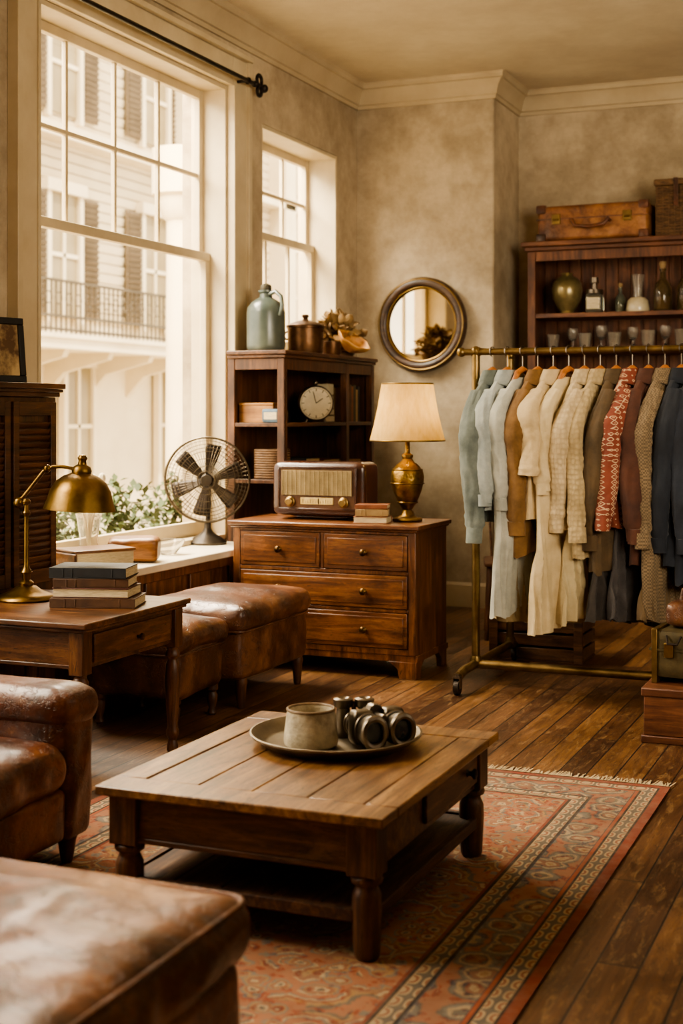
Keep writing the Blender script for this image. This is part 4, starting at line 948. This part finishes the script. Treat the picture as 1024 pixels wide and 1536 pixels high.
def garment(name,cat,label,x,a,mat,length,hw=.175,sl=.55,flare=.0,seed=0,top=1.53,thick=.04,collar=True,fold=.016,sr=.058,style='shirt'):
    rnd=random.Random(seed)
    m=MB(); n=120; K=52; rs=[]; S0=9
    ph=[rnd.uniform(0,6.28) for _ in range(6)]
    def fo(xn,t):
        # long hanging pleats: ridged in x, drifting slowly with height
        w1=noise.noise((xn*2.3+ph[0],t*.9,seed)); w2=noise.noise((xn*5.0+ph[1],t*1.4,seed+3))
        return fold*min(1,t*1.5+.2)*((.35-abs(w1))*3.2+(.3-abs(w2))*2.0*min(1,.3+t))
    def dims(z):
        if z>-.135:
            s_=max(0,min(1,(-z-.004)/.131)); return .05+(hw-.05)*s_**.66,.02+(thick-.02)*s_,0
        t=(-z-.135)/(length-.135); return hw*(1-.05*math.sin(min(1,t*2)*pi))+flare*t,thick*(1+.5*t),t
    for i in range(K+1):
        z=-.004-.131*(i/S0)**1.5 if i<=S0 else -.135-(length-.135)*(i-S0)/(K-S0)
        w,th,t=dims(z)
        ring=[]
        for j in range(n):
            q=2*pi*j/n; cx=math.cos(q); sy=math.sin(q)
            X=w*math.copysign(abs(cx)**.8,cx); Y=th*math.copysign(abs(sy)**.75,sy)
            Y+=fo(X/hw,t)*(1 if t>0 else .35)
            cr=.4-abs(noise.noise((X*7+z*2,z*2.6-X*2,seed+sy)))
            Y+=.010*cr*(1 if sy>0 else -1)
            X+=.010*t*math.sin(z*5+ph[3])+.006*noise.noise((z*5,sy,seed))
            zz=z
            if i>K-4: zz+=(.022*noise.noise((X*8,sy*1.5,seed))+.06*(X/hw)*math.sin(ph[5])*.5)*(i-K+4)/4
            ring.append(Vector((X,Y,zz)))
        rs.append(ring)
    m.rings(rs)
    body=fin(m,name,mat,sharp=75,label=label,cat=cat)
    if sl:
        for sg in (1,-1):
            m=MB(); P=[];Rr=[]; bend=rnd.uniform(-.035,.035); sw_=rnd.uniform(-.035,.035); NS=48
            for i in range(NS+1):
                t=i/NS
                X=sg*(hw-.065+.095*math.sin(min(1,t*3.0)*pi/2)+bend*t*t*(1 if sg>0 else .3)+.006*math.sin(t*9+ph[4])); Z=-.075-(sl-.04)*t; Y=.02*math.sin(t*3+ph[1])+sw_*t+.012*(1 if sg>0 else -1)
                P.append((X,Y,Z)); r0=sr*(.66+.36*math.sin(min(1,t*3.2)*pi/2))-.012*t
                if t>.9: r0*=.82 if sl>.5 else 1.15
                Rr.append(r0)
            def mod(t,q,ph=ph,sg=sg):
                # diagonal soft creases plus long folds
                k=abs(noise.noise((t*5+math.sin(q)*1.4,math.cos(q)*1.5+t*1.2,seed+sg)))
                e=abs(noise.noise((t*13+math.sin(q+ph[2])*1.2,ph[0],seed+2*sg)))
                return 1+.42*(.24-k)+.16*(.2-e)*(1.4 if .3<t<.6 or t>.8 else .6)
            m.tube(P,Rr,32,flat=.62,mod=mod)
            fin(m,'sleeve',mat,parent=body,sharp=75)
            if sl>.5:
                m=MB(); m.tube([P[-5],P[-3],P[-1],(P[-1][0],P[-1][1],P[-1][2]-.012)],[Rr[-1]*1.12]*4,22,flat=.68); fin(m,'cuff',mat,parent=body,sharp=60)
    if collar:
        m=MB(); rs=[]
        for k,(w,th,z) in enumerate(((.056,.026,-.02),(.052,.030,.022),(.058,.038,.034),(.080,.052,-.006),(.09,.058,-.036))):
            rs.append([Vector((w*math.cos(2*pi*j/30),th*math.sin(2*pi*j/30),z-(.02*max(0,math.sin(2*pi*j/30))**3 if k>=3 else 0))) for j in range(30)])
        m.rings(rs); cc=fin(m,'collar',mat,parent=body,sharp=75); md=cc.modifiers.new('so','SOLIDIFY'); md.thickness=.003
    def ysurf(X,z):
        w,th,t=dims(z); return th*(max(0,1-(abs(X)/w)**2.5))**.375+fo(X/hw,t)*(1 if t>0 else .35)+.008
    if style=='shirt' and collar:
        m=MB(); rs=[]
        for i in range(28):
            z=-.05-(length-.08)*i/27
            rs.append([Vector((xx,ysurf(xx,z)+e,z)) for xx,e in ((-.014,-.006),(-.013,.001),(.013,.001),(.014,-.006))])
        m.rings(rs,closed=False); fin(m,'placket',mat,parent=body,sharp=40)
        for i in range(6):
            z=-.09-(min(length,.8)-.14)*i/5.5; m=MB(); m.sph((0,ysurf(0,z)+.002,z),.006,10,6,(1,.4,1)); fin(m,'button',btn,parent=body)
    if style=='jacket':
        for sg in (-1,1):
            m=MB(); P=[(.03,-.02),(.085,-.07),(.075,-.13),(.09,-.14),(.012,-.36),(.005,-.30)]
            g=[Vector((sg*px_,ysurf(sg*px_,pz)+.004,pz)) for px_,pz in P]
            m.rings([[g[0],g[5]],[g[1],g[4]],[g[2],g[4]+Vector((0,.001,-.002))],[g[3],g[4]+Vector((0,.001,-.004))]],closed=False); lp=fin(m,'lapel',mat,parent=body,sharp=40); md=lp.modifiers.new('so','SOLIDIFY'); md.thickness=.004
    body.location=(x,RKY,top); body.rotation_euler=(0,0,math.atan2(-math.cos(a),-math.sin(a)))
    return body
def hanger(x,a,lab='curved wooden coat hanger on the rack rail',first=[None]):
    th_=math.atan2(-math.cos(a),-math.sin(a))
    if first[0] is not None:
        return dup(first[0],(x,RKY,1.515),(0,0,th_))
    r=E('coat_hanger',(x,RKY,1.515),lab,'hanger',rz=th_,group='wooden hangers on the rack')
    q=MB(); q.tube([(-.13,0,-.10),(-.10,0,-.06),(-.06,0,-.0),(-.035,0,.036),(0,0,.052),(.035,0,.036),(.06,0,.0),(.10,0,-.06),(.13,0,-.10)],[.011,.013,.016,.018,.019,.018,.016,.013,.011],10,flat=.8); fin(q,'hanger_arms',W_hang,parent=r)
    q=MB(); pts=[(0,0,.06),(0,0,.1)]
    for k in range(9):
        t=-pi/2+k*pi*1.25/8
        pts.append((0+.022*math.cos(t),0,.141+.0235*math.sin(t)))
    q.tube(pts,.0028,6); fin(q,'hook',steel,parent=r)
    first[0]=r; return r
lab_=[
 ('denim_shirt','shirt','faded sage denim long-sleeved shirt on a wooden hanger',fabric('denim_sage','#525a55','#767d76'),.72,.76,.0,.36,'shirt'),
 ('chambray_shirt','shirt','light blue chambray shirt on a wooden hanger',fabric('chambray','#858d8b','#a9ada6'),.68,.58,.02,.42,'shirt'),
 ('long_dress','dress','long pale blue grey linen dress',fabric('pale_linen','#92948b','#b5b4a7'),1.12,.60,.09,.40,'dress'),
 ('suede_jacket','jacket','camel brown suede jacket on a wooden hanger',fabric('camel','#60441f','#84623a'),.84,.72,.02,.42,'jacket'),
 ('cream_blouse','blouse','cream cotton blouse with short sleeves',fabric('cream_cotton','#b09a72','#cab48c'),.68,.44,.03,.46,'shirt'),
 ('cream_dress','dress','long cream linen dress with wide skirt',fabric('cream_linen','#b6a27a','#cfbc94'),1.19,.52,.13,.48,'dress'),
 ('knit_cardigan','cardigan','ivory chunky knit cardigan on a wooden hanger',fabric('ivory_knit','#b6a27c','#d2be98',pattern='knit'),.76,.70,.02,.38,'shirt'),
 ('lace_blouse','blouse','beige lace blouse with long sleeves',fabric('lace','#a28e68','#c2ae84',pattern='knit'),.86,.74,.03,.44,'dress'),
 ('olive_shirt','shirt','olive brown work shirt on a wooden hanger',fabric('olive','#40331f','#5a472e'),.90,.78,.01,.34,'shirt'),
 ('printed_blouse','blouse','red and cream geometric print blouse',fabric('red_print','#6a3020','#80402c',pattern='check'),.74,.68,.02,.44,'dress'),
 ('rust_jacket','jacket','rust brown wool jacket on a wooden hanger',fabric('rust','#3c2218','#563222'),.88,.74,.0,.36,'jacket'),
 ('tweed_coat','coat','brown houndstooth tweed coat on a hanger',fabric('tweed','#6e5d44','#867256',pattern='tweed'),1.16,.76,.03,.38,'jacket'),
 ('navy_blazer','jacket','dark navy wool blazer on a hanger',fabric('navy','#12161e','#1f242d'),.86,.78,.0,.34,'jacket'),
 ('navy_coat','coat','midnight blue long coat on a hanger',fabric('navy2','#141821','#242a35'),1.0,.78,.01,.42,'jacket'),
 ('charcoal_jacket','jacket','charcoal jacket at the end of the rack',fabric('charcoal','#1c1c1e','#303034'),.85,.7,.0,.34,'jacket'),
 ('brown_coat','coat','dark brown coat at the end of the rack',fabric('dkbrown','#2c1c12','#44301f'),1.0,.7,.0,.34,'jacket'),
]
for i,(nm,ct,lb,mt,ln,sl,fl,ang,sty) in enumerate(lab_):
    x=-1.965+i*.077
    garment(nm,ct,lb,x,ang,mt,ln,sl=sl,flare=fl,seed=i*13+1,thick=.028,fold=.014 if fl<.05 else .024,style=sty,collar=(nm not in('long_dress','cream_dress')))
    hanger(x,ang)
for i,(nm,ct,lb,x,c1,c2,ln,tp) in enumerate([('beige_skirt','skirt','beige pleated skirt hanging between the jackets',-1.80,'#7e6a48','#9a8660',.68,1.0),('cream_skirt','skirt','cream flared skirt hanging below the blouses',-1.50,'#b09e78','#c8b890',.64,1.02),('dark_skirt','skirt','charcoal wool skirt hanging low on the rack',-1.36,'#262220','#3c3630',.60,.98),('grey_skirt','skirt','dark grey pleated skirt hanging low on the rack',-1.27,'#302c2c','#484442',.62,.97),('brown_trousers','trousers','brown checked trousers hanging low on the rack',-1.12,'#4e3d2a','#6a5638',.6,.98)]):
    garment(nm,ct,lb,x,.45,fabric('cloth_'+nm,c1,c2),ln,hw=.14,sl=0,flare=.07,seed=90+i,top=tp,collar=False,fold=.024,thick=.02,style='dress')

Cr=E('wooden_crate',(-1.93,7.55,0),'rough dark wooden crate on the floor under the rack','crate')
m=MB()
for k in range(3): m.bx(-.25,.25,-.17,-.155,.013+k*.075,.075+k*.075); m.bx(-.25,.25,.155,.17,.013+k*.075,.075+k*.075); m.bx(-.25,-.235,-.155,.155,.013+k*.075,.075+k*.075); m.bx(.235,.25,-.155,.155,.013+k*.075,.075+k*.075)
m.bx(-.25,.25,-.169,.169,0,.012); m.bx(-.26,-.21,-.18,-.17,0,.234); m.bx(.21,.26,-.18,-.17,0,.234)
fin(m,'crate_body',W_table('X'),parent=Cr,bevel=.003)
m=MB(); m.bx(-.255,.255,-.175,.175,.235,.25); fin(m,'lid',W_table('X'),parent=Cr,bevel=.003)
Ch=E('spindle_chair',(-2.25,8.2,0),'dark wooden spindle-back chair in the shadowed corner','chair',rz=.3)
m=MB(); m.rbox((0,0,.45),(.42,.42,.035),.015,6); fin(m,'seat',W_dark('X'),parent=Ch)
for x in (-.17,.17):
    for y in (-.17,.17): 
        m=MB(); m.cyl((x*1.15,y*1.15,0),(x,y,.44),.014,.019); fin(m,'leg',W_dark('Z'),parent=Ch)
m=MB()
for k in range(6): m.cyl((-.16+k*.064,.19,.46),(-.18+k*.072,.24,.86),.008)
m.rbox((0,.245,.89),(.44,.03,.09),.014,6); fin(m,'backrest',W_dark('X'),parent=Ch)

# cases at right
Rb=E('wooden_chest',(-.72,5.95,0),'reddish wooden chest standing on the floor','chest')
m=MB(); m.bx(-.33,.33,-.2,.2,.03,.19); m.bx(-.34,.34,-.21,.21,0,.03); fin(m,'chest_body',W_case('X'),parent=Rb,bevel=.004)
m=MB(); m.bx(-.34,.34,-.21,.21,.19,.225); fin(m,'lid',W_case('X'),parent=Rb,bevel=.006)
m=MB(); m.bx(-.02,.02,-.216,-.2,.15,.21); fin(m,'latch',brassd,parent=Rb)
Tb=E('metal_case',(-.80,5.98,.226),'olive green metal case with brass latches on the chest','case',rz=-.1)
olive=noisy('olive_metal','#3a3222','#665a3c',9,.45,.4,.15,rvar=.1)
m=MB(); m.rbox((0,0,.12),(.46,.28,.2),.02,7); m.bx(-.235,.235,-.145,.145,.135,.145); fin(m,'case_body',olive,parent=Tb)
for x in (-.212,.19):
    m=MB(); m.bx(x-.012,x+.012,-.147,.147,0,.226); fin(m,'corner_strap',brassd,parent=Tb,bevel=.002)
for x in (-.15,.1):
    m=MB(); m.bx(x-.02,x+.02,-.156,-.14,.11,.17); fin(m,'latch',brass,parent=Tb,bevel=.002)
m=MB(); m.tube([(-.16,-.145,.20),(-.15,-.17,.17),(-.11,-.17,.17),(-.10,-.145,.20)],.005,6); fin(m,'handle',iron,parent=Tb)
Hb=E('small_handbag',(-.86,6.0,.453),'small dark brown leather handbag resting on the metal case','handbag')
m=MB(); m.rbox((0,0,.05),(.26,.16,.1),.03,8,.01,.006,4); fin(m,'bag_body',ldark,parent=Hb,sub=1)
m=MB(); m.tube([(-.08,0,.09),(-.07,0,.15),(0,0,.17),(.07,0,.15),(.08,0,.09)],.008,8); fin(m,'handle',ldark,parent=Hb)
m=MB(); m.bx(-.02,.02,-.086,-.078,.05,.08); fin(m,'clasp',brass,parent=Hb)

# ---------------------------------------------------------------- lights / world
w=bpy.data.worlds.new('World'); scene.world=w; w.use_nodes=True
bg=w.node_tree.nodes['Background']; bg.inputs['Color'].default_value=(1.0,.87,.68,1); bg.inputs['Strength'].default_value=4.3
def light(t,name,loc,rot,e,col,size=None,sy=None,ang=None):
    l=bpy.data.lights.new(name,t); l.energy=e; l.color=col
    if t=='AREA': l.shape='RECTANGLE'; l.size=size; l.size_y=sy or size
    if t=='POINT': l.shadow_soft_size=size
    if ang is not None: l.angle=ang
    o=bpy.data.objects.new(name,l); COL.objects.link(o); o.location=loc; o.rotation_euler=rot; return o
def aim(o,tgt):
    o.rotation_euler=(Vector(tgt)-o.location).to_track_quat('-Z','Y').to_euler()
s=light('SUN','sun',(10,0,20),(0,0,0),7.5,(1,.88,.70),ang=.02); aim(s,(-2,4,0)); 
warm=(1,.86,.65)
a=light('AREA','sky_light_window',(-5.6,6.2,4.9),(0,0,0),1150,warm,3.0,1.8); aim(a,(-1.9,5.6,.5))
a=light('AREA','sky_light_far_window',(-5.4,8.6,4.6),(0,0,0),420,warm,1.4,1.4); aim(a,(-2.8,8.4,1.3))
a=light('AREA','added_window_light',(-5.6,2.8,4.4),(0,0,0),620,warm,3.0,1.8); aim(a,(-1.4,3.6,.3))  # lamp outside the added, unseen window, aimed at the coffee table
a=light('AREA','room_fill',(1.6,2.6,2.4),(0,0,0),60,(1,.85,.65),1.6,1.6); aim(a,(-2.6,9.3,3.0)); a.data.spread=math.radians(90)
a=light('AREA','ceiling_bounce',(1.8,4.5,1.9),(0,0,0),38,(1,.87,.69),1.6,1.6); aim(a,(-.6,6.8,3.7))
light('POINT','lamp_bulb_light',(-2.50,6.91,ZD+.56),(0,0,0),7,(1,.72,.38),.03)

# ---------------------------------------------------------------- camera
cam=bpy.data.cameras.new('camera'); co=bpy.data.objects.new('camera',cam); COL.objects.link(co); scene.camera=co
co.location=(0,0,1.35); co.rotation_euler=(pi/2,0,math.radians(22.6))
cam.sensor_width=36; cam.sensor_fit='AUTO'; cam.lens=48.9; cam.shift_y=-.0964; cam.clip_start=.05; cam.clip_end=200
cam.dof.use_dof=True; cam.dof.focus_distance=5.4; cam.dof.aperture_fstop=2.8
scene.view_settings.view_transform='AgX'
scene.view_settings.look='AgX - Medium High Contrast'
scene.view_settings.exposure=.13
